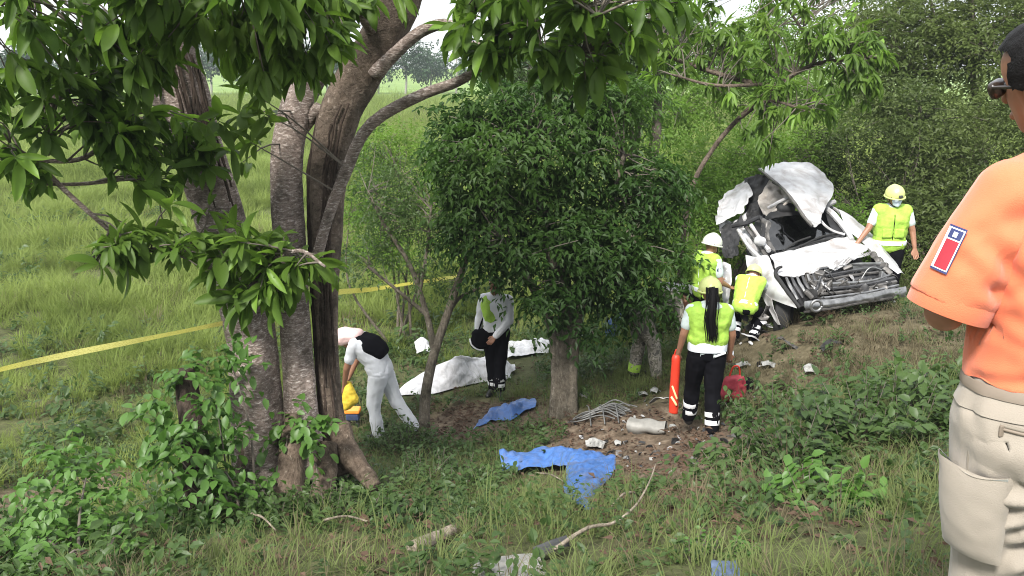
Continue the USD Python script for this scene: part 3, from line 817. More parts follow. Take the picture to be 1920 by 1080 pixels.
def bushy_tree():
    rng = np.random.default_rng(31)
    t = thing('bushy_tree', 'dense dark green bushy tree in the middle, furrowed pale trunk beside the coil of rods', 'tree')
    D0 = 10.3
    stems = [[(1054, 800, D0, 50), (1056, 740, D0, 36), (1052, 660, D0, 32), (1060, 580, D0, 32), (1040, 480, D0, 34), (1010, 380, D0, 24), (990, 280, D0, 14)],
             [(1070, 790, D0 - .05, 26), (1073, 700, D0, 19), (1080, 610, D0, 24), (1100, 520, D0 + .1, 20), (1140, 400, D0 + .1, 14), (1170, 290, D0, 8)],
             [(1040, 790, D0 - .05, 22), (1042, 700, D0 - .05, 16), (1036, 620, D0, 18), (1000, 540, D0 - .2, 14), (940, 450, D0 - .3, 9)],
             [(1070, 600, D0, 16), (1110, 560, D0, 13), (1180, 480, D0 - .1, 8)]]
    for k, r in enumerate(stems):
        obj('trunk' if k < 3 else 'branch', stem(r, 0.10, 60 + k, 12, 36, 0.14), B_grey, t, smooth=True)
    rows = [(960, 235, D0, 130, 90, 0.75), (1090, 230, D0, 150, 90, 0.8), (1200, 330, D0, 75, 90, 0.6), (1010, 330, D0 - .1, 180, 100, 0.85), (1130, 390, D0 - .1, 140, 100, 0.8),
            (955, 420, D0 - .3, 105, 70, 0.6), (1060, 480, D0 - .3, 150, 80, 0.7), (1170, 480, D0 - .1, 90, 80, 0.6), (1030, 560, D0 - .3, 62, 45, 0.4), (1120, 560, D0 - .2, 85, 45, 0.45),
            (890, 360, D0, 80, 80, 0.5), (860, 250, D0 + .2, 60, 60, 0.4), (1235, 400, D0 + .2, 40, 70, 0.35), (1190, 560, D0, 50, 40, 0.3), (1050, 180, D0, 170, 45, 0.6), (820, 270, D0 + .2, 40, 90, 0.3), (1265, 350, D0 + .2, 34, 50, 0.3), (1255, 470, D0, 40, 40, 0.3), (1110, 615, D0 - .3, 50, 30, 0.3), (1230, 570, D0 - .2, 40, 34, 0.3), (860, 440, D0 - .2, 40, 40, 0.3), (915, 485, D0 - .3, 55, 46, 0.3), (945, 515, D0 - .4, 34, 26, 0.2)]
    c, r = ell(rows)
    b = leafy_mass(t, c, r, 3300, rng, L_bushy, n=8, length=0.30, L=0.105, W=0.044, droop=0.5, shell=0.4, lump=8)
    ends = b[rng.choice(len(b), 220, False)]
    nodes = np.vstack([curve(px_line(np.asarray(s)[:, :3]), 20)[8:] for s in stems])
    obj('twigs', twigs_to(nodes, ends, 0.011, rng), B_twig, t, kind='stuff')


bushy_tree()


def sapling():
    rng = np.random.default_rng(32)
    t = thing('leaning_sapling', 'thin leaning sapling with a sparse crown in front of the white sheet', 'tree')
    D0 = 10.6
    stems = [[(795, 800, D0, 22), (798, 740, D0, 19), (812, 670, D0, 18), (835, 600, D0, 15), (855, 540, D0, 14), (880, 470, D0, 9)],
             [(815, 660, D0, 14), (800, 590, D0, 11), (770, 500, D0, 9), (720, 420, D0 - .1, 7), (690, 360, D0 - .1, 5)],
             [(800, 590, D0, 9), (740, 540, D0, 6), (690, 500, D0, 5)], [(835, 600, D0, 10), (860, 560, D0 + .1, 7), (900, 540, D0 + .2, 5)],
             [(785, 560, D0, 8), (800, 470, D0, 6), (810, 380, D0, 4)]]
    for k, r in enumerate(stems):
        obj('trunk' if k == 0 else 'branch', stem(r, 0.10, 80 + k, 9, 26), B_grey, t, smooth=True)
    c, r = ell([(720, 390, D0, 75, 60, 0.5), (770, 440, D0, 90, 60, 0.5), (820, 520, D0, 70, 50, 0.4), (700, 490, D0, 60, 50, 0.4), (760, 330, D0 + .2, 90, 60, 0.5), (840, 420, D0 + .1, 50, 70, 0.4), (690, 300, D0 + .2, 40, 50, 0.35)])
    b = leafy_mass(t, c, r, 850, rng, L_weed, n=7, length=0.24, L=0.058, W=0.024, droop=0.3, shell=0.2)
    nodes = np.vstack([curve(px_line(np.asarray(s)[:, :3]), 14)[6:] for s in stems])
    obj('twigs', twigs_to(nodes, b[rng.choice(len(b), 90, False)], 0.007, rng), B_twig, t, kind='stuff')


sapling()


def slender_tree():
    rng = np.random.default_rng(33)
    t = thing('slender_tree', 'slender tree with long hanging leaf sprays arching over the wrecked car', 'tree')
    D0 = 11.6
    g = at(1255, 560, 11.6); g[2] = ground(g[0], g[1])
    stems = [[(1272, 560, D0, 11), (1284, 420, D0, 10), (1302, 340, D0, 9), (1340, 275, D0, 9), (1384, 224, D0 - .1, 9), (1450, 165, D0 - .3, 8), (1530, 120, D0 - .4, 8), (1620, 110, D0 - .5, 5)],
             [(1450, 165, D0 - .3, 9), (1390, 150, D0 - .2, 9), (1320, 130, D0, 9), (1250, 105, D0, 7), (1200, 90, D0, 5)],
             [(1440, 158, D0 - .3, 7), (1340, 160, D0 - .4, 6), (1260, 140, D0 - .4, 4)], [(1384, 224, D0 - .1, 7), (1440, 190, D0 - .6, 6), (1520, 210, D0 - .9, 4)],
             [(1530, 120, D0 - .4, 6), (1500, 50, D0, 5), (1440, -30, D0, 4)]]
    for k, r in enumerate(stems):
        obj('trunk' if k == 0 else 'branch', stem(r, 0.08, 90 + k, 8, 30), B_brown, t, smooth=True)
    masses = [(1470, 60, D0 - .4, 170, 60, 0.6, 60), (1580, 95, D0 - .6, 100, 55, 0.5, 44), (1390, 160, D0 - .3, 90, 45, 0.4, 24), (1500, 190, D0 - .7, 90, 40, 0.4, 28), (1610, 150, D0 - .6, 70, 45, 0.3, 20), (1330, 70, D0, 100, 40, 0.5, 22),
              (1280, 10, D0, 90, 50, 0.5, 22), (1450, -40, D0, 260, 50, 0.7, 60), (1255, 120, D0 - .2, 60, 40, 0.3, 12), (1440, 260, D0 - .6, 60, 30, 0.3, 8)]
    c = ellipse_points(masses, rng)
    u, v, d = pix(c)
    c = c[~((u > 1345) & (u < 1405) & (v < 34))]
    nodes = np.vstack([curve(px_line(np.asarray(s)[:, :3]), 20)[7:] for s in stems])
    mid = nodes[np.argmin(((nodes[None] - c[:, None]) ** 2).sum(-1), 1)]
    ax = unit(c - mid) + rng.normal(0, 0.5, c.shape); ax[:, 2] -= 0.1
    P, Dr, L, W, O = whorls(c, ax, rng, 9, 14, L=(0.16, 0.25), ratio=0.26, droop=0.8)
    young = (rng.uniform(0, 1, len(c)) < 0.12)[O]
    roll = rng.normal(0, 0.4, len(L))
    obj('crown', leaves_mesh(P[~young], Dr[~young], L[~young], W[~young], T_MED, roll[~young]), L_big, t, smooth=True, kind='stuff')
    obj('young_leaves', leaves_mesh(P[young], Dr[young], L[young], W[young], T_MED, roll[young]), L_young, t, smooth=True, kind='stuff')
    obj('twigs', twigs_to(nodes, c, 0.009, rng), B_twig, t, kind='stuff')


slender_tree()


def shrub(name, label, cat, rows, n_sprays, seed, mat, L=0.07, W=0.035, length=0.35, n=7, droop=0.25, foot=None, group=None, stems=6, shell=0.45, template=T_SMALL):
    rng = np.random.default_rng(seed)
    c, r = ell(rows)
    t = thing(name, label, cat, group)
    b = leafy_mass(t, c, r, n_sprays, rng, mat, n=n, length=length, L=L, W=W, droop=droop, shell=shell, template=template)
    base = c.mean(0) if foot is None else np.asarray(foot, float)
    gz = ground(base[0], base[1])
    ms = []
    for k in range(stems):
        e = c[rng.integers(len(c))] + rng.normal(0, 0.2, 3)
        s = np.array([base[0] + rng.normal(0, 0.12), base[1] + rng.normal(0, 0.12), gz - 0.05])
        m = (s * 0.45 + e * 0.55) + rng.normal(0, 0.15, 3)
        ms.append(tube(curve([s, m, e], 9), np.linspace(0.03, 0.008, 9) * (1.0 if n_sprays < 2500 else 2.2), 6, 0.15, k))
    obj('stem', join(ms), B_grey, t, smooth=True)
    nodes = np.vstack([raw(m)[0][::5] for m in ms])
    obj('twigs', twigs_to(nodes, b[rng.choice(len(b), min(120, len(b) // 6), False)], 0.010, rng), B_twig, t, kind='stuff')
    return t


shrub('round_shrub', 'large dark rounded shrub with pale leaf tips right behind the wrecked car', 'shrub',
      [(1640, 290, 14.5, 120, 80, 1.0), (1740, 240, 15, 130, 90, 1.1), (1830, 300, 14.5, 80, 100, 1.0), (1600, 390, 14, 90, 70, 0.8), (1720, 360, 14, 120, 80, 1.0), (1800, 430, 13.5, 90, 90, 0.9), (1560, 300, 14.8, 60, 70, 0.7), (1660, 200, 15, 90, 50, 0.8)],
      4000, 41, L_shrub, L=0.085, W=0.042, length=0.4)
shrub('round_shrub', 'very dark shrub in the shade between the orange shirt and the rescuer with a mask', 'shrub',
      [(1770, 560, 12.4, 70, 70, 0.6), (1830, 500, 12.6, 80, 90, 0.7), (1720, 480, 13.2, 60, 70, 0.6), (1900, 520, 12.6, 70, 120, 0.8), (1790, 640, 11.6, 60, 40, 0.5)],
      2100, 42, L_shrub, L=0.07, W=0.034)
shrub('fresh_bush', 'light green loose bush directly behind the roof of the wrecked car', 'bush',
      [(1400, 290, 15, 130, 70, 0.9), (1310, 330, 14.5, 80, 90, 0.8), (1480, 260, 15.5, 90, 60, 0.8), (1330, 430, 14, 80, 80, 0.7), (1290, 510, 13.5, 60, 60, 0.6), (1420, 370, 14.5, 80, 60, 0.7), (1500, 330, 15, 70, 60, .7)],
      3600, 43, L_fresh, L=0.075, W=0.034, length=0.4)
shrub('fresh_bush', 'yellow green bushy growth left of the dark bushy tree', 'bush',
      [(720, 290, 14.5, 80, 70, 0.8), (700, 400, 14, 60, 70, 0.7), (790, 350, 14.3, 70, 80, 0.7), (760, 470, 13.8, 70, 50, 0.6)],
      1500, 44, L_fresh, L=0.07, W=0.032, length=0.38)
shrub('fresh_bush', 'small yellow green bush beside the rescuer with a mask, under the dark shrub', 'bush',
      [(1600, 400, 12.8, 45, 40, 0.4), (1625, 440, 12.6, 40, 40, 0.4), (1580, 440, 12.8, 40, 30, 0.3)],
      420, 45, L_fresh, L=0.07, W=0.035, length=0.3, stems=4)


def canopy_tree(label, rows, n_sprays, seed, mat, foot, L=0.12, W=0.055, length=0.6, name='canopy_tree', group=None, rad=0.16):
    rng = np.random.default_rng(seed)
    t = thing(name, label, 'tree', group)
    c, r = ell(rows)
    b = leafy_mass(t, c, r, n_sprays, rng, mat, n=8, length=length, L=L, W=W, droop=0.3, shell=0.4)
    f = np.array([foot[0], foot[1], ground(foot[0], foot[1]) - 0.1])
    top = c[np.argmax(c[:, 2])]
    obj('trunk', limb([f, f * 0.5 + top * 0.5 + rng.normal(0, 0.3, 3), top], rad, rad * 0.3, 24, 12, 0.1, seed), B_grey, t, smooth=True)
    nodes = curve([f, f * 0.5 + top * 0.5, top], 16)[5:]
    for k in range(len(c)):
        s = nodes[rng.integers(0, len(nodes))]
        obj('branch', limb([s, (s + c[k]) / 2 + [0, 0, 0.25], c[k]], rad * 0.45, rad * 0.12, 12, 7, 0.1, seed + k), B_grey, t, smooth=True)
    obj('twigs', twigs_to(c, b[rng.choice(len(b), 160, False)], 0.014, rng), B_twig, t, kind='stuff')


canopy_tree('olive green canopy tree at the top right, above the dark rounded shrub',
            [(1760, 60, 18, 170, 80, 1.6), (1860, 110, 17, 120, 80, 1.4), (1650, 40, 19, 120, 70, 1.4), (1920, 30, 17.5, 130, 90, 1.5), (1720, 140, 18, 110, 60, 1.1), (1820, -40, 18, 200, 60, 1.6), (1900, 200, 16.5, 70, 60, 1.0)],
            4200, 51, L_olive, (10.0, 17.5), L=0.11, W=0.05, length=0.55)
canopy_tree('pale green feathery tree behind the hanging leaf sprays, under the gap of sky',
            [(1350, 170, 24, 150, 80, 1.8), (1270, 220, 23, 80, 60, 1.4), (1450, 130, 25, 120, 80, 1.6), (1540, 180, 22, 100, 70, 1.4), (1360, 100, 25, 110, 40, 1.2), (1440, 50, 26, 60, 40, 1.0), (1290, 60, 26, 50, 50, 1.0)],
            3400, 52, L_fresh, (6.6, 24), L=0.13, W=0.055, length=0.6)
canopy_tree('mid green tree in the far right corner behind the orange shirt',
            [(2000, 300, 14, 130, 160, 1.3), (2080, 150, 14, 150, 160, 1.4), (1960, 420, 13.5, 80, 90, 0.9)],
            2000, 53, L_shrub, (10.5, 14.2), L=0.09, W=0.045, length=0.45)
canopy_tree('dark leafy tree high behind the top of the bushy tree',
            [(1150, 110, 16, 130, 70, 1.2), (1010, 150, 17, 120, 60, 1.1), (1230, 60, 16.5, 80, 70, 1.0), (1180, 200, 15.5, 80, 60, 0.9)],
            2400, 54, L_weed, (2.0, 16.3), L=0.1, W=0.045, length=0.5)


# ---------------------------------------------------------------- far line of trees across the field
def far_trees():
    rng = np.random.default_rng(61)
    tones = ['rounded', 'broad low', 'tall narrow', 'open ragged', 'thin']
    n = 0
    spots_ = [(x, rng.uniform(120, 150), rng.uniform(5.5, 9)) for x in np.arange(-92, 26, 4.4) + rng.uniform(-1.2, 1.2, len(np.arange(-92, 26, 4.4)))]
    where = [pix((x, y, 0))[0] for x, y, h in spots_]
    gaps = {'seen in the gap between the right limb and the bushy tree': (725, 870), 'seen between the left and middle stems of the big tree': (400, 545), 'glimpsed under the leaves at the left edge': (0, 130)}
    def label_of(k):
        for g, (a, b) in gaps.items():
            mine = sorted(w for w in where if a < w < b)
            if where[k] in mine:
                n_, i_ = len(mine), mine.index(where[k])
                rank = 'only' if n_ == 1 else 'leftmost' if i_ == 0 else 'rightmost' if i_ == n_ - 1 else 'middle' if n_ == 3 else 'second' if i_ == 1 else 'third'
                return f'{rank} far tree {g}'
        return 'far tree at the end of the field, hidden behind nearer leaves'
    for k, (x, y, h) in enumerate(spots_):
        t = thing('field_tree', label_of(k), 'tree', 'far trees along the end of the field')
        wdt = h * rng.uniform(0.45, 0.6)
        m = 5
        c = np.stack([x + rng.normal(0, wdt * 0.4, m), y + rng.normal(0, wdt * 0.4, m), -2.9 + h * rng.uniform(0.5, 0.88, m)], 1)
        r = np.stack([np.full(m, wdt * 0.55)] * 2 + [np.full(m, h * 0.22)], 1)
        leafy_mass(t, c, r, 300, rng, L_far, n=5, length=1.1, L=0.55, W=0.35, shell=0.4, lump=0)
        obj('trunk', limb([(x, y, -3.0), (x + 0.2, y, -2.9 + h * 0.4), (x + rng.normal(0, 0.4), y, -2.9 + h * 0.8)], 0.2, 0.08, 10, 7, 0.1, k), B_far, t, smooth=True)


far_trees()


# ---------------------------------------------------------------- plants at the foot of the bank
def vine_plant(label, rows, n_sprays, seed, L, W, foot=None, mat=None, length=0.3, n=6, name='climbing_vine', stems=7, category='vine', droop=0.5):
    rng = np.random.default_rng(seed)
    t = thing(name, label, category)
    c, r = ell(rows)
    b, u, which = clumps(c, r, n_sprays, rng, 0.5)
    gz = ground(b[:, 0], b[:, 1]); b[:, 2] = np.maximum(b[:, 2], gz + 0.04)
    d = u * 0.5 + rng.normal(0, 0.5, u.shape)
    p, ld, l, w = sprays(b, d, length * rng.uniform(0.6, 1.2, len(b)), n, L, W, rng, droop=droop, spread=1.0)
    roll = rng.normal(0, 0.35, len(l))
    u_, v_, d_ = pix(p)
    big = np.argsort(-np.where((u_ > 0) & (u_ < 1920) & (v_ < 1080), l / d_, 0))[:90]
    isbig = np.zeros(len(l), bool); isbig[big] = True
    for k in big:
        s = slice(k, k + 1)
        obj('leaf', leaves_mesh(p[s], ld[s], l[s], w[s], T_BIG, roll[s]), mat or L_vine, t, smooth=True)
    obj('foliage', leaves_mesh(p[~isbig], ld[~isbig], l[~isbig], w[~isbig], T_MED, roll[~isbig]), mat or L_vine, t, smooth=True, kind='stuff')
    f = c[np.argmin(c[:, 2])] if foot is None else np.asarray(foot, float)
    ms = []
    for k in range(stems):
        e = b[rng.integers(len(b))]
        s = np.array([f[0] + rng.normal(0, 0.1), f[1] + rng.normal(0, 0.1), ground(f[0], f[1]) - 0.03])
        ms.append(tube(curve([s, (s + e) / 2 + rng.normal(0, 0.08, 3), e], 8), np.linspace(0.012, 0.004, 8), 5, 0.1, k))
    obj('stem', join(ms), B_twig, t, smooth=True)
    return t


st = thing('tree_stump', 'dark mossy broken stump wrapped in vines left of the big tree', 'stump')
obj('wood', stem([(375, 1010, 6.35, 90), (372, 930, 6.4, 66), (365, 830, 6.5, 50), (352, 740, 6.6, 42), (345, 690, 6.6, 30)], 0.16, 8, 14, 30, 0.1), B_dark, st, smooth=True)
vine_plant('leafy vine with broad leaves smothering the stump left of the big tree',
           [(365, 745, 6.4, 62, 50, 0.28), (385, 820, 6.3, 50, 60, 0.25), (360, 870, 6.2, 45, 70, 0.25), (410, 690, 6.6, 45, 32, 0.2), (385, 930, 6.1, 55, 50, 0.25), (455, 930, 6.4, 45, 40, 0.2)],
           170, 71, 0.10, 0.056)
vine_plant('bright green creeper climbing a low post at the lower left corner',
           [(135, 868, 5.3, 38, 36, 0.16), (120, 920, 5.2, 50, 45, 0.2), (115, 985, 5.0, 66, 50, 0.25), (30, 1040, 4.8, 60, 40, 0.25), (140, 1045, 4.8, 90, 40, 0.3), (180, 950, 5.2, 34, 50, 0.16)],
           270, 72, 0.07, 0.042)
vine_plant('small broad leaved creeper at the foot of the middle stem',
           [(555, 800, 6.85, 40, 25, 0.08), (590, 840, 6.9, 30, 40, 0.08), (545, 790, 6.85, 20, 20, 0.06)], 26, 73, 0.10, 0.06, stems=4)


def thicket(label, px, py, w, h, count, seed, L=0.085, W=0.05, mat=None, name='leafy_shrub', tall=0.45):
    """A low leafy plant standing on the bank: its own stems and broad leaves."""
    rng = np.random.default_rng(seed)
    g = on_ground(px, py)
    t = thing(name, label, 'shrub')
    m = int(count)
    a = rng.uniform(0, 6.28, m); rr = np.sqrt(rng.uniform(0, 1, m))
    bx, by = g[0] + w * rr * np.cos(a), g[1] + h * rr * np.sin(a)
    base = np.stack([bx, by, ground(bx, by) - 0.02], 1)
    d = np.stack([0.5 * np.cos(a) * rr, 0.5 * np.sin(a) * rr, np.ones(m)], 1) + rng.normal(0, 0.22, (m, 3))
    ln = tall * rng.uniform(0.55, 1.15, m) * (1.1 - 0.45 * rr)
    p, ld, l, ww = sprays(base, d, ln, 9, L, W, rng, droop=0.15, spread=1.1, start=0.3)
    obj('foliage', leaves_mesh(p, ld, l, ww, T_MED, rng.normal(0, 0.35, len(l))), mat or L_weed, t, smooth=True, kind='stuff')
    dd = unit(d)
    obj('stem', join([tube(np.stack([base[k], base[k] + dd[k] * ln[k] * 0.95 - [0, 0, 0.12 * ln[k]]]), [0.005, 0.002], 4) for k in range(m)]), B_twig, t, kind='stuff')
    return t


thicket('wide leafy shrub at the right, in front of the dry bank under the car', 1520, 860, 0.7, 0.35, 80, 81, tall=0.46, mat=L_weed)
thicket('dark broad leaved shrub close beside the beige trousers', 1660, 800, 0.5, 0.5, 80, 82, L=0.1, W=0.06, tall=0.6)
thicket('tall weedy shrub right of the feet of the rescuer with the ponytail', 1440, 790, 0.35, 0.3, 40, 83, tall=0.5, L=0.09, W=0.04)
thicket('bright broad leaved plant on the right slope below the leafy shrub', 1560, 950, 0.30, 0.2, 26, 84, L=0.085, W=0.05, mat=L_vine, tall=0.36)
thicket('dark leafy shrub right of the car debris, on the dry slope', 1700, 730, 0.4, 0.3, 34, 85, tall=0.34)
thicket('low shrub with slender shoots beside the bright broad leaved plant', 1420, 880, 0.35, 0.25, 40, 86, tall=0.4, L=0.08, W=0.035)
thicket('leafy clump right of the stump and in front of the big tree roots', 560, 975, 0.7, 0.22, 80, 87, tall=0.42, L=0.06, W=0.032)
thicket('dark leafy clump between the big tree and the blue tarpaulin', 800, 900, 0.5, 0.4, 70, 88, tall=0.38, L=0.06, W=0.03)
thicket('leafy shrub in the shade beside the sapling foot', 760, 840, 0.3, 0.25, 46, 89, tall=0.5, L=0.06, W=0.03)
thicket('leafy clump growing in the shade right of the bushy tree trunk', 1150, 700, 0.4, 0.35, 60, 90, tall=0.45, L=0.06, W=0.03)
thicket('pale green low plant at the bottom of the slope', 1330, 1045, 0.16, 0.10, 26, 91, tall=0.2, L=0.035, W=0.022, mat=L_vine)


# ---------------------------------------------------------------- the air: a faint haze over the field
M_haze = usdkit.material(stage, '/World/Looks/haze_air', {'v': ('principled_volume', {'color': (0.86, 0.91, 0.98), 'density': 0.00045, 'anisotropy': 0.2})}, [], volume='v.volume')
hz = trimesh.creation.box([340, 260, 40]); hz.apply_translation([0, 100, 14])
tag(obj('haze', hz, M_haze), kind='stuff')
thicket('weeds crowding round the right root of the big tree', 660, 925, 0.4, 0.14, 44, 95, tall=0.34, L=0.06, W=0.034)
thicket('weeds growing over the foot of the left stem of the big tree', 480, 945, 0.3, 0.12, 40, 96, tall=0.5, L=0.065, W=0.038, mat=L_vine)

# ---------------------------------------------------------------- people
SKIN = plain('brown_skin', (0.23, 0.115, 0.070), rough=0.5, vary=0.08, scale=14, spec=0.35)
SKIN2 = plain('tan_skin', (0.36, 0.19, 0.12), rough=0.5, vary=0.08, scale=14, spec=0.35)
HAIR = plain('black_hair', (0.005, 0.0045, 0.0045), rough=0.6, vary=0.3, scale=60, bump=0.4, bump_scale=220, spec=0.12)
C_ORANGE = plain('orange_knit', (0.56, 0.140, 0.064), rough=0.85, vary=0.035, scale=5, bump=0.25, bump_scale=420, sheen=0.25, spec=0.2)
C_KHAKI = plain('beige_cotton', (0.235, 0.208, 0.172), rough=0.85, vary=0.05, scale=5, bump=0.2, bump_scale=380, sheen=0.15, spec=0.2)
C_KHAKI2 = plain('beige_cotton_seam', (0.175, 0.155, 0.125), rough=0.85, vary=0.05, scale=8, spec=0.2)
C_BELT = plain('brown_web_belt', (0.16, 0.13, 0.10), rough=0.7, vary=0.1)
C_VEST = plain('lime_vest_cloth', (0.27, 0.44, 0.06), rough=0.7, vary=0.30, scale=7, bump=0.6, bump_scale=30, spec=0.25)
C_HELMET = plain('lime_helmet_shell', (0.44, 0.48, 0.17), rough=0.35, vary=0.05, spec=0.5)
C_WHITEHELM = plain('white_helmet_shell', (0.52, 0.54, 0.46), rough=0.35, vary=0.05, spec=0.5)
C_PALE = plain('pale_shirt_cloth', (0.42, 0.48, 0.46), rough=0.8, vary=0.08, bump=0.3, bump_scale=30)
C_WHITE = plain('white_cloth', (0.52, 0.53, 0.55), rough=0.85, vary=0.06, scale=6, bump=0.35, bump_scale=18)
C_BAND = plain('silver_reflective_band', (0.58, 0.59, 0.60), rough=0.4, vary=0.04, spec=0.5)
C_LBAND = plain('pale_grey_waist_band', (0.55, 0.58, 0.62), rough=0.5, vary=0.05)
C_BLACK = plain('black_trouser_cloth', (0.0045, 0.0045, 0.006), rough=0.9, spec=0.06, vary=0.3, scale=8, bump=0.3, bump_scale=30)
C_BOOT = plain('black_boot_leather', (0.010, 0.010, 0.010), rough=0.45, vary=0.2)
C_CAMO = look('camouflage_cloth', {
    'tc': ('texture_coordinate', {}), 'ns': ('noise_texture', {'scale': 11, 'detail': 2, 'roughness': 0.55}),
    'rp': ('rgb_ramp', {'interpolate': False, 'ramp': [(0.0, (0.085, 0.080, 0.070)), (0.42, (0.20, 0.185, 0.155)), (0.52, (0.115, 0.110, 0.085)), (0.60, (0.26, 0.24, 0.21))]}),
    'p': ('principled_bsdf', {'roughness': 0.9, 'specular_ior_level': 0.15})},
    [('tc.object', 'ns.vector'), ('ns.fac', 'rp.fac'), ('rp.color', 'p.base_color')], 'p.BSDF')
C_PINK = plain('pale_pink_cloth', (0.66, 0.46, 0.44), rough=0.85, vary=0.18, scale=12, bump=0.3, bump_scale=30)
C_YELLOW = plain('yellow_cloth', (0.62, 0.45, 0.04), rough=0.7, vary=0.2, scale=12)
C_ORANGE2 = plain('orange_plastic', (0.80, 0.26, 0.04), rough=0.5, vary=0.15)
C_BLUE = plain('dark_blue_cloth', (0.03, 0.045, 0.10), rough=0.8, vary=0.2)
C_RED = plain('red_fluorescent_vinyl', (0.50, 0.036, 0.016), rough=0.45, vary=0.06, spec=0.4)
C_YSTRIPE = plain('pale_yellow_stripe', (0.80, 0.62, 0.30), rough=0.4, vary=0.06)
C_MASK = plain('pale_face_mask', (0.55, 0.62, 0.72), rough=0.8, vary=0.05)
C_EYE = plain('dark_eye', (0.02, 0.015, 0.012), rough=0.2)
C_GREYPLASTIC = plain('dark_grey_plastic', (0.05, 0.05, 0.055), rough=0.5)
C_PRED = plain('red_flag_cloth', (0.30, 0.020, 0.034), rough=0.7, vary=0.08)
C_PBLUE = plain('navy_flag_cloth', (0.03, 0.04, 0.12), rough=0.7, vary=0.08)
C_PWHITE = plain('white_flag_cloth', (0.72, 0.72, 0.72), rough=0.7, vary=0.04)


def chain(bones, edge=0.02, smooth=6, seg=12):
    """One continuous surface round bones: each a list of (point, radius) whose balls are hulled together."""
    parts = []
    for b in bones:
        parts.append(Manifold.batch_hull([Manifold.sphere(float(r), seg).translate(tuple(map(float, p))) for p, r in b]))
    m = Manifold.batch_boolean(parts, OpType.Add)
    m = m.refine_to_length(edge)
    v, f = raw(m)
    t = trimesh.Trimesh(v, f, process=True)
    if smooth:
        trimesh.smoothing.filter_taubin(t, lamb=0.5, nu=0.52, iterations=smooth)
    return np.array(t.vertices), np.array(t.faces)


def wrinkle(mesh, amp, scale, seed=0, squash=(1, 1, 1)):
    v, f = mesh
    t = trimesh.Trimesh(v, f, process=False)
    n = np.array(t.vertex_normals)
    h = meshkit.fbm(v * scale * np.asarray(squash) + seed * 5.1, 3, seed) - 0.5
    h = 1 - np.abs(h) * 4
    return v + n * (amp * h)[:, None], f


def ringband(p0, p1, r0, r1, t0, t1, add=0.006, sides=16):
    p0, p1 = np.asarray(p0, float), np.asarray(p1, float)
    ts = np.array([t0, t0 + 1e-3, (t0 + t1) / 2, t1 - 1e-3, t1])
    p = p0 + (p1 - p0) * ts[:, None]
    r = (r0 + (r1 - r0) * ts) + add
    r[0] -= add * 0.8; r[-1] -= add * 0.8
    return tube(p, r, sides)


def hand_bones(w, e, side, s=1.0, curl=0.6):
    """Palm, four fingers and a thumb at wrist w, the arm coming from e."""
    d = unit(np.asarray(w) - np.asarray(e)); w = np.asarray(w, float)
    a = unit(np.cross(d, [0.0, 1.0, 0.15]) if abs(d[1]) < 0.9 else np.cross(d, [0, 0, 1.0])) * side   # across the palm
    nrm = np.cross(a, d) * side
    if nrm[1] < 0: nrm = -nrm
    a = np.cross(d, nrm); 
    out = []
    k0, k1 = w + a * 0.028 * s + d * 0.085 * s, w - a * 0.030 * s + d * 0.080 * s
    out.append([(w, 0.024 * s), (w + a * 0.022 * s + d * 0.03 * s, 0.017 * s), (k0, 0.014 * s), (k1, 0.013 * s)])
    for q, (L, rr) in enumerate(((0.070, 0.0088), (0.078, 0.0092), (0.072, 0.0088), (0.056, 0.0078))):
        b = k0 + (k1 - k0) * q / 3
        c = b + d * L * 0.5 * s + nrm * L * 0.15 * curl * s
        e2 = c + d * L * 0.42 * s * (1 - 0.4 * curl) + nrm * L * 0.42 * curl * s
        out.append([(b, rr * 1.1 * s), (c, rr * s)]); out.append([(c, rr * s), (e2, rr * 0.85 * s)])
    tb = w + a * 0.026 * s + d * 0.028 * s
    tm = tb + a * 0.022 * s + d * 0.030 * s + nrm * 0.010 * s
    te = tm + d * 0.028 * s + nrm * 0.010 * s
    out.append([(tb, 0.013 * s), (tm, 0.0105 * s)]); out.append([(tm, 0.0105 * s), (te, 0.009 * s)])
    return out


STAND = dict(pelvis=(0, 0, .94), waist=(0, 0, 1.06), chest=(0, .005, 1.27), neck=(0, -.005, 1.44), head=(0, .03, 1.565), gaze=(0, 1, 0),
             hipL=(-.085, 0, .90), hipR=(.085, 0, .90), kneeL=(-.10, .02, .50), kneeR=(.10, .02, .50), ankL=(-.105, -.02, .085), ankR=(.105, -.02, .085),
             toeL=(-.12, .14, .03), toeR=(.12, .14, .03), shL=(-.18, 0, 1.385), shR=(.18, 0, 1.385), elL=(-.235, -.01, 1.10), elR=(.235, -.01, 1.10),
             wrL=(-.245, .06, .86), wrR=(.245, .06, .86))


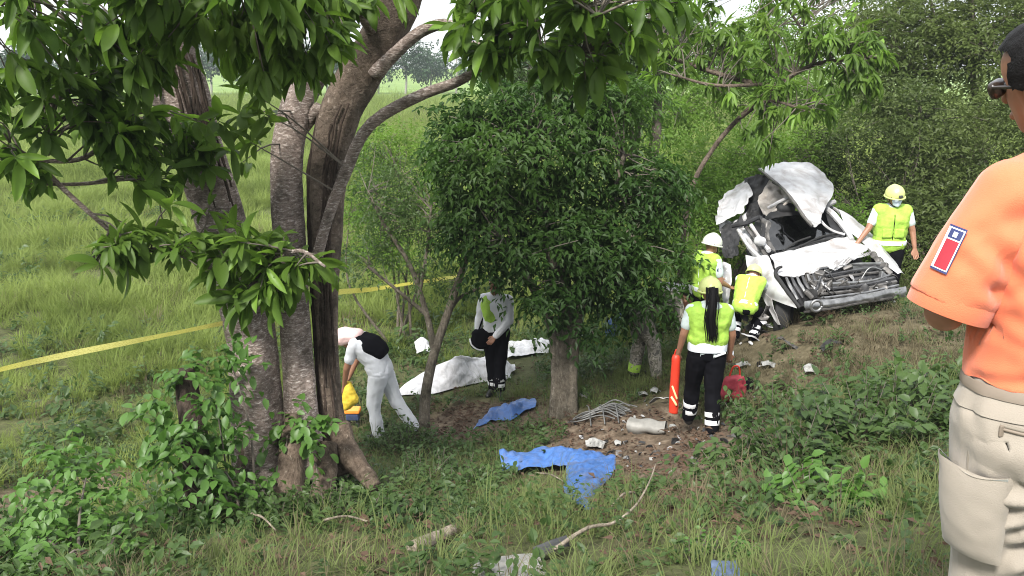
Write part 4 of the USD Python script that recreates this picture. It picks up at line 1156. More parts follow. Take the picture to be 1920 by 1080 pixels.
def body_bones(J, fat=1.0, hands=True, head=True):
    pt = lambda k: np.asarray(J[k], float)
    across = unit(pt('shR') - pt('shL')); hacross = unit(pt('hipR') - pt('hipL'))
    B = []
    pel = [(pt('pelvis') - hacross * .075, .105 * fat), (pt('pelvis') + hacross * .075, .105 * fat)]
    wai = [(pt('waist') - hacross * .065, .095 * fat), (pt('waist') + hacross * .065, .095 * fat)]
    che = [(pt('chest') - across * .085, .108 * fat), (pt('chest') + across * .085, .108 * fat)]
    yoke = [(pt('shL') + across * .02, .058 * fat), (pt('shR') - across * .02, .058 * fat)]
    B += [pel + wai, wai + che, che + yoke, yoke + [(pt('neck') - [0, 0, .02], .062)]]
    B += [[(pt('neck') - [0, 0, .03], .058), (pt('neck') * .45 + pt('head') * .55, .053)]]
    for s in 'LR':
        B += [[(pt('hip' + s), .098 * fat), (pt('knee' + s), .060)], [(pt('knee' + s), .058), (pt('knee' + s) * .62 + pt('ank' + s) * .38 , .056)],
              [(pt('knee' + s) * .62 + pt('ank' + s) * .38, .056), (pt('ank' + s), .038)], [(pt('ank' + s), .040), (pt('ank' + s) * .5 + pt('toe' + s) * .5, .034), (pt('toe' + s), .028)],
              [(pt('sh' + s), .056 * fat), (pt('el' + s), .043)], [(pt('el' + s), .042), (pt('wr' + s), .027)]]
        if hands:
            B += hand_bones(pt('wr' + s) + 0.01 * unit(pt('wr' + s) - pt('el' + s)), pt('el' + s), -1 if s == 'L' else 1)
    if head:
        h, g = pt('head'), unit(pt('gaze'))
        up = unit(h - pt('neck')); up = unit(up - g * (up @ g) * 0.9); sd = np.cross(g, up)
        B += [[(h + up * .045 - g * .025, .082), (h + up * .05 + g * .02, .076), (h - up * .015, .074)], [(h - up * .01 + g * .03, .066), (h - up * .075 + g * .055, .034)],
              [(h + g * .086 + up * .012, .011), (h + g * .108 - up * .022, .013)], [(h + g * .088 - up * .052, .012), (h + g * .088 - up * .058 + sd * .015, .010), (h + g * .088 - up * .058 - sd * .015, .010)]]
        for k in (-1, 1):
            B += [[(h + sd * .078 * k + up * .02, .012), (h + sd * .086 * k - up * .018 - g * .006, .010), (h + sd * .088 * k + up * .022 - g * .012, .010)]]
    return B


def head_axes(J):
    h, g = np.asarray(J['head'], float), unit(J['gaze'])
    up = unit(h - np.asarray(J['neck'], float)); up = unit(up - g * (up @ g) * 0.9)
    return h, g, up, np.cross(g, up)


def to_head(mesh, J, add=(0, 0, 0)):
    """From the head's own frame (x right, y forward, z up, centre of the skull) to the figure."""
    h, g, up, sd = head_axes(J)
    v, f = raw(mesh)
    v = v + np.asarray(add, float)
    return h + v[:, :1] * sd + v[:, 1:2] * g + v[:, 2:] * up, f


def helmet_meshes():
    sh = trimesh.creation.icosphere(3, 1.0)
    v = np.array(sh.vertices)
    keep = v[:, 2] > -0.22
    f = np.array(sh.faces); f = f[keep[f].all(1)]
    v = v * [0.118, 0.138, 0.125]
    ridge = np.exp(-(v[:, 0] / 0.018) ** 2) * (v[:, 2] > 0.02) * 0.008
    v[:, 2] += ridge
    out, inn = v, v * 0.93
    shell = (np.vstack([out, inn]), np.vstack([f, f[:, ::-1] + len(v)]))
    a = np.linspace(0, 2 * np.pi, 40)
    brim = tube(np.stack([0.119 * np.cos(a), 0.139 * np.sin(a) + 0.012 * np.maximum(np.sin(a), 0), -0.028 + 0 * a], 1), 0.011, 8)
    return shell, brim


HELM_SHELL, HELM_BRIM = helmet_meshes()


def dress(t, J, top, vest, legs, boots=None, bands=2, sleeve=0.62, fat=1.0, skin=None, helmet=None, eyes=True, vest_len=0.0, waistband=None, edge=0.022, seed=0, long_sleeve=False, hair=True, scale=1.0, hands=True):
    skin = skin or SKIN
    pt = lambda k: np.asarray(J[k], float)
    S = lambda m: (m[0] * scale, m[1])
    body = obj('body', S(chain(body_bones(J, fat, hands), 0.016, 5)), skin, t, smooth=True)
    across, hac = unit(pt('shR') - pt('shL')), unit(pt('hipR') - pt('hipL'))
    up = unit(pt('chest') - pt('pelvis'))
    F = fat
    tor = lambda a: [[(pt('pelvis') - hac * .078 + up * .03, (.108 + a) * F), (pt('pelvis') + hac * .078 + up * .03, (.108 + a) * F), (pt('waist') - hac * .07, (.103 + a) * F), (pt('waist') + hac * .07, (.103 + a) * F)],
                     [(pt('waist') - hac * .07, (.103 + a) * F), (pt('waist') + hac * .07, (.103 + a) * F), (pt('chest') - across * .088, (.113 + a) * F), (pt('chest') + across * .088, (.113 + a) * F)],
                     [(pt('chest') - across * .088, (.113 + a) * F), (pt('chest') + across * .088, (.113 + a) * F), (pt('shL') + across * .025, (.062 + a) * F), (pt('shR') - across * .025, (.062 + a) * F)],
                     [(pt('shL') + across * .05, (.056 + a) * F), (pt('shR') - across * .05, (.056 + a) * F), (pt('neck') - up * .015, .068 + a)]]
    sl = []
    for s in 'LR':
        e = pt('sh' + s) + (pt('el' + s) - pt('sh' + s)) * (1 if long_sleeve else sleeve)
        sl.append([(pt('sh' + s), (.064) * F), (e, .058 if not long_sleeve else .054)])
        if long_sleeve:
            sl.append([(pt('el' + s), .054), (pt('wr' + s), .040)])
    if top is not None:
        obj('shirt', S(wrinkle(chain(tor(0.008) + sl, edge, 5), 0.009, 9, seed)), top, t, smooth=True)
        col = pt('neck') - up * .002
        a = np.linspace(0, 2 * np.pi, 20)
        g = unit(np.cross(up, across))
        obj('collar', S(tube(col + 0.070 * (np.cos(a)[:, None] * across + np.sin(a)[:, None] * g) - up * 0.012 + g * 0.004, 0.012, 6)), top, t, smooth=True)
    if vest is not None:
        vb = tor(0.020)
        vb[3] = [(pt('shL') + across * .06, (.062) * F), (pt('shR') - across * .06, (.062) * F), (pt('shL') + across * .07 - up * .05, .08 * F), (pt('shR') - across * .07 - up * .05, .08 * F)]
        vb[0] = [(p - up * (0.02 - vest_len), r) for p, r in vb[0]] if not waistband else [(p + up * .115, r) for p, r in vb[0]]
        vv = obj('vest', S(wrinkle(chain(vb, edge, 4), 0.014, 8, seed + 3)), vest, t, smooth=True)
        g = unit(np.cross(up, across))
        # zip and two reflective strips over the vest
        if not waistband:
            for sgn in (-1, 1):
                z = [pt('waist') + g * sgn * (.128 * F) + up * -.05, pt('chest') + g * sgn * (.138 * F), pt('chest') + g * sgn * (.118 * F) + up * .09]
                if sgn > 0:
                    for q in (-1, 1):
                        pc = pt('waist') + g * .138 * F + across * .075 * q + up * .01
                        obj('pocket', S(wrinkle(chain([[(pc - across * .045, .016), (pc + across * .045, .016), (pc - across * .045 + up * .09 - g * .0, .014), (pc + across * .045 + up * .09, .014)]], .015, 2), .004, 20, 3)), vest, vv, smooth=True)
                obj('strip' if sgn < 0 else 'zip', S(tube(curve(z, 8), 0.006, 5)), C_LBAND if sgn < 0 else C_BLACK, vv, smooth=True)
    if waistband is not None or vest is not None:
        aa = np.linspace(0, 2 * np.pi, 40)
        hoop_ = []
        for q in (-.052, -.050, 0, .050, .052):
            k_ = 1.0 if abs(q) < .051 else .96
            hoop_.append(pt('pelvis') + up * ((.075 + q) if waistband else (.035 + .55 * q)) + .198 * (1 if waistband else 1.045) * F * k_ * np.sign(np.cos(aa))[:, None] * (np.abs(np.cos(aa)) ** .8)[:, None] * hac + .138 * (1 if waistband else 1.045) * F * k_ * np.sign(np.sin(aa))[:, None] * (np.abs(np.sin(aa)) ** .85)[:, None] * unit(np.cross(up, hac)))
        hv = np.array(hoop_).reshape(-1, 3); ii = (np.arange(4)[:, None] * 40 + np.arange(39)[None]).ravel()
        m = (hv, np.stack([ii, ii + 1, ii + 41, ii + 40], 1))
        obj('waist_band' if waistband else 'hem_band', S(m), waistband or C_LBAND, t, smooth=True)
    tr = [[(pt('pelvis') - hac * .076, .116 * F), (pt('pelvis') + hac * .076, .116 * F), (pt('pelvis') - hac * .074 + up * .07, .112 * F), (pt('pelvis') + hac * .074 + up * .07, .112 * F)]]
    for s in 'LR':
        ank = pt('ank' + s) + (pt('knee' + s) - pt('ank' + s)) * .06
        tr += [[(pt('hip' + s), .110 * F), (pt('knee' + s), .078)], [(pt('knee' + s), .078), (ank, .068)]]
        tr += [[(pt('pelvis'), .10 * F), (pt('hip' + s), .108 * F)]]
    trou = obj('trousers', S(wrinkle(chain(tr, edge, 5), 0.013, 8, seed + 5, (1, 1, .6))), legs, t, smooth=True)
    for s in 'LR':
        if bands:
            obj('reflective_band', S(ringband(pt('knee' + s), pt('ank' + s), .078, .068, .50, .62, .008)), C_BAND, trou, smooth=True)
            obj('reflective_band', S(ringband(pt('knee' + s), pt('ank' + s), .078, .068, .70, .82, .008)), C_BAND, trou, smooth=True)
        bt = chain([[(pt('ank' + s) + (pt('knee' + s) - pt('ank' + s)) * .22, .056), (pt('ank' + s), .052)], [(pt('ank' + s), .052), (pt('ank' + s) - [0, 0, .035], .048), (pt('ank' + s) * .45 + pt('toe' + s) * .55, .044), (pt('toe' + s), .036)]], 0.02, 4)
        obj('boot', S(bt), boots or C_BOOT, t, smooth=True)
    if eyes:
        for k in (-1, 1):
            obj('eye', S(to_head(trimesh.creation.icosphere(1, 0.011), J, (0.032 * k, 0.082, 0.012))), C_EYE, body, smooth=True)
    if hair:
        hm = trimesh.creation.icosphere(3, 1.0)
        v = np.array(hm.vertices) * [0.096, 0.116, 0.106]; f = np.array(hm.faces)
        keep = (v[:, 2] > 0.035 + 0.55 * v[:, 1]) | (v[:, 2] > 0.075)
        f = f[keep[f].all(1)]
        v += np.array(hm.vertices) * (meshkit.noise(v * 60, 3) * 0.008)[:, None]
        obj('hair', S(to_head((v, f), J, (0, -0.006, 0.026))), HAIR, t, smooth=True)
    if helmet is not None:
        hp = obj('helmet', S(to_head(HELM_SHELL, J, (0, -.004, 0.048))), helmet, t, smooth=True)
        obj('brim', S(to_head(HELM_BRIM, J, (0, -.004, 0.046))), helmet, hp, smooth=True)
        lamp = place(rbox(0.05, 0.025, 0.035, 0.008), (0, 0.145, 0.055))
        obj('lamp', S(to_head(lamp, J)), C_GREYPLASTIC, hp, smooth=True)
        obj('strap', S(to_head(tube(curve([(-.085, .02, .02), (-.075, .05, -.06), (0, .065, -.105), (.075, .05, -.06), (.085, .02, .02)], 16), 0.005, 5), J)), C_BLACK, hp, smooth=True)
    return body, trou


def pose(**kw):
    j = dict(STAND); j.update(kw)
    return j


def stand_at(px, py, d=None):
    """A foot point seen at the pixel: on the ground there."""
    p = on_ground(px, py) if d is None else at(px, py, d)
    return np.array([p[0], p[1], ground(p[0], p[1])])


def rotz(v, a):
    c, s = math.cos(a), math.sin(a)
    return np.array([c * v[0] - s * v[1], s * v[0] + c * v[1], v[2]])


# 1 the rescuer with the ponytail, seen from behind, walking to the car
p = stand_at(1316, 816)
t = thing('person', 'rescuer with lime helmet and long black ponytail carrying a red striped bag', 'person', loc=p, rotz=math.radians(-4))
J = pose(ankR=(.085, -.10, .085), toeR=(.10, .05, .03), kneeR=(.085, .0, .50), ankL=(-.105, .26, .085), toeL=(-.13, .42, .03), kneeL=(-.10, .19, .50),
         elL=(-.25, -.02, 1.13), wrL=(-.285, .05, .90), elR=(.25, .02, 1.12), wrR=(.255, .10, .90), gaze=(0, 1, -.08), head=(0, .035, 1.56))
W_SCALE = 0.97
body, trou = dress(t, J, C_PALE, C_VEST, C_BLACK, fat=1.02, helmet=C_HELMET, waistband=C_LBAND, seed=1, scale=W_SCALE)
tail = curve([(0, -.10, 1.60), (0.0, -.135, 1.53), (-0.005, -.165, 1.42), (-.01, -.172, 1.28), (0.012, -.170, 1.15), (0.02, -.165, 1.07)], 22)
srng = np.random.default_rng(4)
wid = np.concatenate([np.linspace(.020, .034, 10), np.linspace(.034, .026, 12)])[:, None]
locks = []
for k in range(70):
    o1, o2 = srng.normal(0, 1, 3) * [1, .5, .2], srng.normal(0, 1, 3) * [1, .5, .3]
    e_ = np.linspace(0, 1, 22)[:, None]
    n_ = srng.integers(16, 23)
    locks.append(tube((tail + wid * (o1 * (1 - e_) + o2 * e_))[:n_], np.linspace(.0065, .003, n_), 4, .1, k))
locks.append(tube(tail[:20], np.concatenate([np.linspace(.022, .034, 10), np.linspace(.033, .012, 10)]), 10, .1, 3))
obj('ponytail', join(locks), HAIR, t, smooth=True)
obj('pocket_strip', tube(np.array([(.055, -.130, .90), (.165, -.098, .935)]), 0.012, 6), C_BAND, trou, smooth=True)
obj('white_glove', chain([[((.258, .12, .865), .036), ((.262, .145, .80), .036)], [((.262, .145, .80), .022), ((.27, .17, .75), .014)], [((.262, .13, .80), .016), ((.235, .15, .77), .012)]], 0.012, 3), C_WHITE, t, smooth=True)
hold = p + rotz(np.array([-.30, .05, .83]), math.radians(-4))
# the red bag hanging from her left hand
bg = thing('striped_bag', 'long red bag with pale yellow stripes hanging from the hand of the ponytailed rescuer', 'bag', loc=hold)
c = curve([(0, 0, .02), (0.004, 0.0, -.10), (0.0, 0, -.35), (0.004, .005, -.58), (0, 0, -.62)], 14)
obj('pouch', wrinkle(tube(c, [.030, .040, .043, .044, .044, .044, .044, .044, .045, .045, .045, .045, .040, .02], 14), 0.004, 14, 2), C_RED, bg, smooth=True)
obj('stripe', tube(curve([(-.030, -.036, -.30), (0, -.050, -.38), (.025, -.042, -.44)], 8), 0.010, 6), C_YSTRIPE, bg, smooth=True)
obj('stripe', tube(curve([(-.034, -.034, -.42), (0, -.050, -.47), (.022, -.044, -.51)], 8), 0.012, 6), C_YSTRIPE, bg, smooth=True)
obj('strap', tube(curve([(-.02, 0, 0), (0, 0, .08), (.02, 0, 0)], 9), 0.007, 6), C_RED, bg, smooth=True)

# 2 the rescuer facing the left flank of the car
p = stand_at(1322, 676, 10.6)
p = np.array([*at(1322, 560, 10.5)[:2], 0.0]); p[2] = ground(p[0], p[1])
t = thing('person', 'rescuer with white helmet and pale blue sleeve standing at the crushed side of the car', 'person', loc=p, rotz=math.radians(-62))
J = pose(elL=(-.23, .06, 1.12), wrL=(-.16, .26, 1.06), elR=(.22, .05, 1.11), wrR=(.17, .24, 1.02), gaze=(0, 1, -.25), head=(0, .06, 1.55), neck=(0, .015, 1.435))
dress(t, J, C_PALE, C_VEST, C_BLACK, helmet=C_WHITEHELM, seed=2, scale=0.92)
obj('sleeve_badge', tube(np.array([(.226, -.004, 1.18), (.233, -.006, 1.18)]), [.030, .028], 14), C_BLUE, t, smooth=True)

# 3 the rescuer leaning into the car
p = np.array([*at(1394, 640, 10.5)[:2], 0.0]); p[2] = ground(p[0], p[1])
t = thing('person', 'rescuer in a lime vest crouching at the torn side of the wrecked car', 'person', loc=p, rotz=math.radians(-28))
J = pose(pelvis=(0, -.10, .60), hipL=(-.085, -.08, .58), hipR=(.085, -.08, .58), kneeL=(-.17, .24, .46), kneeR=(.17, .20, .46), ankL=(-.14, .0, .085), ankR=(.14, -.02, .085), toeL=(-.16, .16, .03), toeR=(.16, .14, .03),
         waist=(0, -.02, .71), chest=(0, .13, .88), neck=(0, .27, .98), head=(0, .38, 1.0), gaze=(0, .8, -.6), shL=(-.18, .22, .94), shR=(.18, .22, .94), elL=(-.21, .40, .78), elR=(.21, .40, .78), wrL=(-.15, .56, .72), wrR=(.15, .56, .72))
dress(t, J, C_PALE, C_VEST, C_BLACK, helmet=C_HELMET, seed=3, scale=0.80, fat=0.92)

# 4 the rescuer with mask behind the right side of the car
p = np.array([*at(1650, 600, 11.6)[:2], 0.0]); p[2] = ground(p[0], p[1])
t = thing('person', 'rescuer with face mask, lime helmet and zipped lime vest facing us behind the car', 'person', loc=p, rotz=math.radians(172))
J = pose(shL=(-.185, 0, 1.385), elL=(-.27, .03, 1.13), wrL=(-.30, .10, .92), shR=(.185, 0, 1.385), elR=(.30, .08, 1.15), wrR=(.44, .16, .97), gaze=(-.25, 1, -.15))
dress(t, J, C_PALE, C_VEST, C_BLACK, helmet=C_HELMET, seed=4, fat=1.05, scale=1.0)
mk = chain([[((-.05, .07, -.02), .018), ((.05, .07, -.02), .018), ((0, .105, -.025), .020), ((0, .09, -.075), .026), ((-.035, .07, -.065), .018), ((.035, .07, -.065), .018)]], 0.012, 2)
obj('face_mask', to_head(mk, J), C_MASK, t, smooth=True)

# 5 the helper in camouflage, bent over to the right
p = stand_at(1200, 712)
t = thing('person', 'person in grey brown camouflage bending down beside the bushy tree trunk', 'person', loc=p, rotz=math.radians(-72))
J = pose(pelvis=(0, -.06, .88), hipL=(-.085, -.05, .85), hipR=(.085, -.05, .85), kneeL=(-.10, .02, .48), kneeR=(.13, .10, .48), ankL=(-.10, -.04, .085), ankR=(.13, .16, .085), toeL=(-.11, .12, .03), toeR=(.14, .32, .03),
         waist=(0, .05, .96), chest=(0, .25, 1.02), neck=(0, .43, 1.03), head=(0, .54, .98), gaze=(0, .5, -.9), shL=(-.18, .36, 1.02), shR=(.18, .36, 1.02), elL=(-.20, .44, .76), elR=(.20, .46, .76), wrL=(-.13, .58, .58), wrR=(.13, .60, .58))
dress(t, J, C_CAMO, None, C_CAMO, bands=0, long_sleeve=True, seed=5, helmet=None, boots=C_BOOT)
obj('lime_gaiter', ringband(J['kneeL'], J['ankL'], .078, .066, .74, 1.0, .012), C_VEST, t, smooth=True)

# 6 the man standing by the white sheet
p = stand_at(931, 742)
t = thing('person', 'man in white shirt and dark trousers with silver bands standing beside the white sheet', 'person', loc=p, rotz=math.radians(165))
J = pose(ankL=(-.05, .02, .085), ankR=(.05, -.03, .085), kneeL=(-.06, .03, .5), kneeR=(.06, .0, .5), toeL=(-.08, .17, .03), toeR=(.09, .12, .03), elL=(-.20, .06, 1.11), wrL=(-.05, .19, .93), elR=(.235, .0, 1.12), wrR=(.25, .06, .90), gaze=(.3, 1, -.3))
b6, tr6 = dress(t, J, C_WHITE, None, C_BLACK, seed=6, helmet=None, fat=0.95, long_sleeve=True)
obj('lime_vest', wrinkle(chain([[((.05, .02, 1.16), .125), ((.10, .02, 1.30), .11), ((.13, .01, 1.38), .065)]], .022, 4), .006, 10, 2), C_VEST, t, smooth=True)
bag = thing('shoulder_bag', 'dark bag hanging at the hip of the man beside the white sheet', 'bag', loc=p + np.array([-.19, -.02, .83]))
obj('pouch', wrinkle(chain([[((-.06, 0, .06), .08), ((.05, 0, .08), .075), ((-.08, 0, -.06), .085), ((.05, 0, -.05), .08)]], .02, 4), .008, 12, 5), C_BLACK, bag, smooth=True)
obj('trim', tube(curve([(-.165, -.05, .02), (-.14, -.08, -.06), (-.06, -.09, -.12), (.02, -.085, -.13)], 10), .012, 6), C_BAND, bag, smooth=True)
obj('strap', tube(curve([(-.05, 0, .12), (.02, .02, .30), (.12, .04, .52)], 10), .012, 6), C_BLACK, bag, smooth=True)

# 7 the stooping man in white behind the big tree
p = stand_at(716, 822)
t = thing('person', 'person in white overalls and black waistcoat stooping beside the big tree', 'person', loc=p, rotz=math.radians(78))
J = pose(pelvis=(0, -.02, .90), hipL=(-.085, -.02, .86), hipR=(.085, -.02, .86), kneeL=(-.10, .05, .48), kneeR=(.09, -.16, .50), ankL=(-.10, .0, .085), ankR=(.09, -.40, .14), toeL=(-.11, .16, .03), toeR=(.10, -.26, .03),
         waist=(0, .03, 1.04), chest=(0, .16, 1.19), neck=(0, .30, 1.27), head=(0, .405, 1.27), gaze=(0, .75, -.75), shL=(-.18, .24, 1.24), shR=(.18, .24, 1.24), elL=(-.20, .33, .96), elR=(.20, .34, .98), wrL=(-.14, .40, .72), wrR=(.14, .44, .74))
dress(t, J, C_WHITE, None, C_WHITE, bands=0, seed=7, helmet=None, fat=1.1)
up = unit(np.subtract(J['chest'], J['pelvis']))
obj('waistcoat', wrinkle(chain([[((-.09, .10, 1.20), .118), ((.09, .10, 1.20), .118), ((-.09, .20, 1.235), .105), ((.09, .20, 1.235), .105), ((-.08, -.02, 1.14), .085), ((.08, -.02, 1.14), .085)]], .022, 4), .006, 10, 4), C_BLACK, t, smooth=True)
obj('hood', to_head(wrinkle(chain([[((0, -.02, .04), .112), ((0, .03, .04), .10), ((0, -.10, -.04), .085), ((-.05, -.14, -.06), .06), ((.05, -.14, -.06), .06)]], .02, 4), .006, 14, 1), J), C_PINK, t, smooth=True)
bx = p + np.array([-.36, -.05, .56])
y = thing('yellow_bundle', 'yellow cloth bundle held in the hands of the stooping person in white', 'bundle', loc=bx)
obj('cloth', wrinkle(chain([[((0, 0, .08), .06), ((.03, 0, -.02), .07), ((-.05, 0, -.10), .06), ((-.02, .02, .16), .04)]], .016, 3), .012, 13, 3), C_YELLOW, y, smooth=True)
gx = stand_at(663, 800)
y = thing('orange_box', 'small orange plastic case on dark legs on the ground beside the stooping person', 'case', loc=gx)
obj('lid', place(rbox(.20, .14, .07, .02), (0, 0, .23)), C_ORANGE2, y, smooth=True)
obj('body', place(rbox(.17, .12, .10, .02), (0, 0, .15)), C_BLUE, y, smooth=True)
for sx_ in (-.06, .06):
    obj('leg', tube(np.array([(sx_, 0, -.02), (sx_ * .8, 0, .12)]), .018, 7), C_GREYPLASTIC, y, smooth=True)

# 8 the man in the orange shirt, close on the right, back towards us
def sheet_of(rows, cols, fn):
    u, v = np.meshgrid(np.linspace(0, 1, rows), np.linspace(0, 1, cols), indexing='ij')
    p = fn(u, v).reshape(-1, 3)
    i = (np.arange(rows - 1)[:, None] * cols + np.arange(cols - 1)[None]).ravel()
    return p, np.stack([i, i + cols, i + cols + 1, i + 1], 1)


def folds(mesh, waves):
    """Cloth folds: each wave a crease line (start, end, width, depth) pushed in along the surface normal."""
    v, f = mesh
    n = np.array(trimesh.Trimesh(v, f, process=False).vertex_normals)
    h = np.zeros(len(v))
    for a, b, w, amp in waves:
        w, amp = w * 1.55, amp * 1.35
        a, b = np.asarray(a, float), np.asarray(b, float)
        ab = b - a
        s = np.clip(((v - a) @ ab) / (ab @ ab), 0, 1)
        d = np.linalg.norm(v - (a + s[:, None] * ab), axis=1)
        prof = np.exp(-(d / w) ** 2) - 0.55 * np.exp(-((d - 1.7 * w) / w) ** 2)
        h += amp * 1.7 * prof * np.sin(np.pi * np.clip(s, 0.06, 0.94)) ** 0.6
    return v - n * h[:, None], f


def orange_man():
    D = 1.93
    o = at(1985, 715, D); o[2] = ground(o[0], o[1]) + 0.035
    yaw = math.radians(9)
    t = thing('person', 'man in orange polo shirt and beige cargo trousers seen from behind, close by', 'person', loc=o, rotz=yaw)
    z0 = 1.0
    J = dict(STAND)
    J.update(pelvis=(0, 0, .93), waist=(0, .005, 1.06), chest=(0, -.005, 1.26), neck=(-.028, .01, 1.455), head=(-.086, .05, 1.60), gaze=(-.27, .95, -.10),
             hipL=(-.095, 0, .90), hipR=(.095, 0, .90), kneeL=(-.080, .015, .50), kneeR=(.10, .02, .49), ankL=(-.105, -.02, .085), ankR=(.12, -.02, .085), toeL=(-.13, .15, .03), toeR=(.15, .15, .03),
             shL=(-.185, .0, 1.36), shR=(.185, 0, 1.36), elL=(-.285, .03, 1.115), elR=(.285, .03, 1.115), wrL=(-.14, .24, 1.12), wrR=(.14, .24, 1.12))
    pt = lambda k: np.asarray(J[k], float)
    body = obj('body', chain(body_bones(J, 1.06), 0.012, 6, 18), SKIN, t, smooth=True)
    # shirt
    b = [[((-.105, 0, .955), .112), ((.105, 0, .955), .112), ((-.098, .005, 1.07), .118), ((.098, .005, 1.07), .118)],
         [((-.098, .005, 1.07), .118), ((.098, .005, 1.07), .118), ((-.105, -.008, 1.26), .130), ((.105, -.008, 1.26), .130)],
         [((-.105, -.008, 1.26), .130), ((.105, -.008, 1.26), .130), ((-.165, 0, 1.375), .078), ((.165, 0, 1.375), .078)],
         [((-.165, 0, 1.375), .078), ((.165, 0, 1.375), .078), ((0, .012, 1.44), .078)],
         [((-.185, 0, 1.37), .080), ((-.245, .01, 1.25), .083), ((-.283, .022, 1.15), .084)],
         [((.185, 0, 1.37), .080), ((.245, .01, 1.25), .083), ((.283, .022, 1.15), .084)]]
    m = chain(b, 0.0085, 9, 24)
    v, f = m
    # cut at the hem and the cuffs: the ends stay open edges
    v[:, 2] = np.where(v[:, 2] < .968, .968 + (v[:, 2] - .968) * 0.04, v[:, 2])
    for sgn in (-1, 1):
        a0, a1 = np.array([sgn * .185, 0, 1.37]), np.array([sgn * .283, .022, 1.15])
        ax = unit(a1 - a0); s_ = (v - a1) @ ax
        arm = (np.abs(v[:, 0]) > .17) & (v[:, 2] < 1.25) & (np.linalg.norm((v - a1) - s_[:, None] * ax, axis=1) < .105)
        over = np.where(arm, np.clip(s_ - .012, 0, None), 0)
        v = v - over[:, None] * ax
    m = (v, f)
    S = lambda x, y, z: (x, y, z)
    m = folds(m, [(S(-.14, -.10, 1.33), S(-.20, -.11, 1.16), .014, .010), (S(-.19, -.06, 1.14), S(-.08, -.14, 1.06), .012, .006), (S(-.17, -.09, 1.20), S(-.05, -.14, 1.14), .012, .005),
                  (S(-.18, -.05, 1.05), S(-.04, -.13, 1.01), .011, .006), (S(-.21, -.02, 1.10), S(-.10, -.12, 1.03), .011, .006), (S(-.02, -.13, 1.38), S(-.12, -.13, 1.20), .03, .004),
                  (S(-.29, -.05, 1.30), S(-.20, -.08, 1.20), .014, .007), (S(-.31, -.04, 1.25), S(-.22, -.07, 1.17), .012, .006), (S(-.15, -.09, 1.36), S(-.26, -.06, 1.32), .016, .005), (S(-.30, -.05, 1.20), S(-.22, -.06, 1.17), .010, .004), (S(.02, -.13, 1.0), S(-.08, -.12, .96), .011, .005),
                  (S(.10, -.13, 1.20), S(.0, -.14, 1.08), .02, .004), (S(-.15, -.1, .99), S(-.22, 0, .965), .01, .006)])
    m = wrinkle(m, 0.0022, 9, 4, (1, 1, .7))
    shirt = obj('shirt', m, C_ORANGE, t, smooth=True)
    for sgn in (-1, 1):
        c0 = np.array([sgn * .272, .019, 1.168]); c1 = np.array([sgn * .2865, .0232, 1.118])
        obj('cuff', tube(np.stack([c0, c0 + (c1 - c0) * .04, c0 * .5 + c1 * .5, c1, c1 + (c1 - c0) * 0.02]), [.082, .0862, .0868, .0862, .080], 40, 0.03), C_ORANGE, shirt, smooth=True)
    # collar, folded down
    a = np.linspace(0, 2 * np.pi, 48)
    def collar(u, w):
        ang = w * 2 * np.pi
        r = .066 + .030 * u ** 1.2
        zz = 1.500 - .055 * u + .012 * np.sin(ang) * 0 - .035 * np.maximum(np.sin(ang), 0)
        return np.stack([r * 1.05 * np.cos(ang), .012 + r * np.sin(ang), zz], -1)
    pc, fc = sheet_of(9, 48, collar)
    outer = pc; inner = pc + np.array([0, 0, -.006]) - unit(pc - [0, .012, 1.4]) * .005
    obj('collar', (np.vstack([outer, inner]), np.vstack([fc, fc[:, ::-1] + len(pc)])), C_ORANGE, shirt, smooth=True)
    # flag badge on the left sleeve, wrapped round the arm
    def badge(u0, u1, w0, w1, lift):
        def fn(u, w):
            U, Wv = u0 + (u1 - u0) * u, w0 + (w1 - w0) * w
            top, bot = np.array([-.232, .005, 1.290]), np.array([-.262, .013, 1.195])
            c = top + (bot - top) * U[..., None]
            ax = unit(bot - top); e1 = unit(np.cross(ax, [0, 1.0, 0.1])); e1 = e1 * (1 if e1[0] < 0 else -1); e2 = np.cross(ax, e1); e2 = e2 * (1 if e2[1] < 0 else -1)
            ang = Wv
            r = .0835 + lift
            return c + r * (np.cos(ang)[..., None] * e1 + np.sin(ang)[..., None] * e2)
        return sheet_of(10, 12, fn)
    A0, A1 = 0.0, 0.48
    pb = obj('sleeve_badge', badge(0, 1, A0, A1, .0090), C_PBLUE, shirt, smooth=True)
    obj('white_stripe', badge(.045, .955, A0 + .02, A1 - .02, .0098), C_PWHITE, pb, smooth=True)
    obj('red_field', badge(.30, .93, A0 + .10, A1 - .045, .0106), C_PRED, pb, smooth=True)
    obj('blue_field', badge(.07, .27, A0 + .10, A1 - .045, .0106), C_PBLUE, pb, smooth=True)
    obj('emblem', badge(.12, .23, A0 + .22, A1 - .15, .0114), C_LBAND, pb, smooth=True)
    # trousers
    b = [[((-.098, 0, .945), .110), ((.098, 0, .945), .110), ((-.088, 0, .985), .100), ((.088, 0, .985), .100)],
         [((-.098, 0, .945), .110), ((.098, 0, .945), .110), ((-.106, -.026, .84), .126), ((.106, -.026, .84), .126)],
         [((-.110, -.014, .86), .128), ((-.098, .0, .66), .110), ((-.080, .015, .50), .092)], [((.110, -.014, .86), .128), ((.104, .0, .66), .110), ((.100, .015, .50), .092)],
         [((-.080, .015, .50), .092), ((-.105, -.02, .12), .080)], [((.100, .015, .50), .092), ((.11, -.02, .12), .080)]]
    m = chain(b, 0.0085, 8, 24)
    v, f = m
    v[:, 2] = np.where(v[:, 2] > .99, .99 + (v[:, 2] - .99) * .05, v[:, 2])
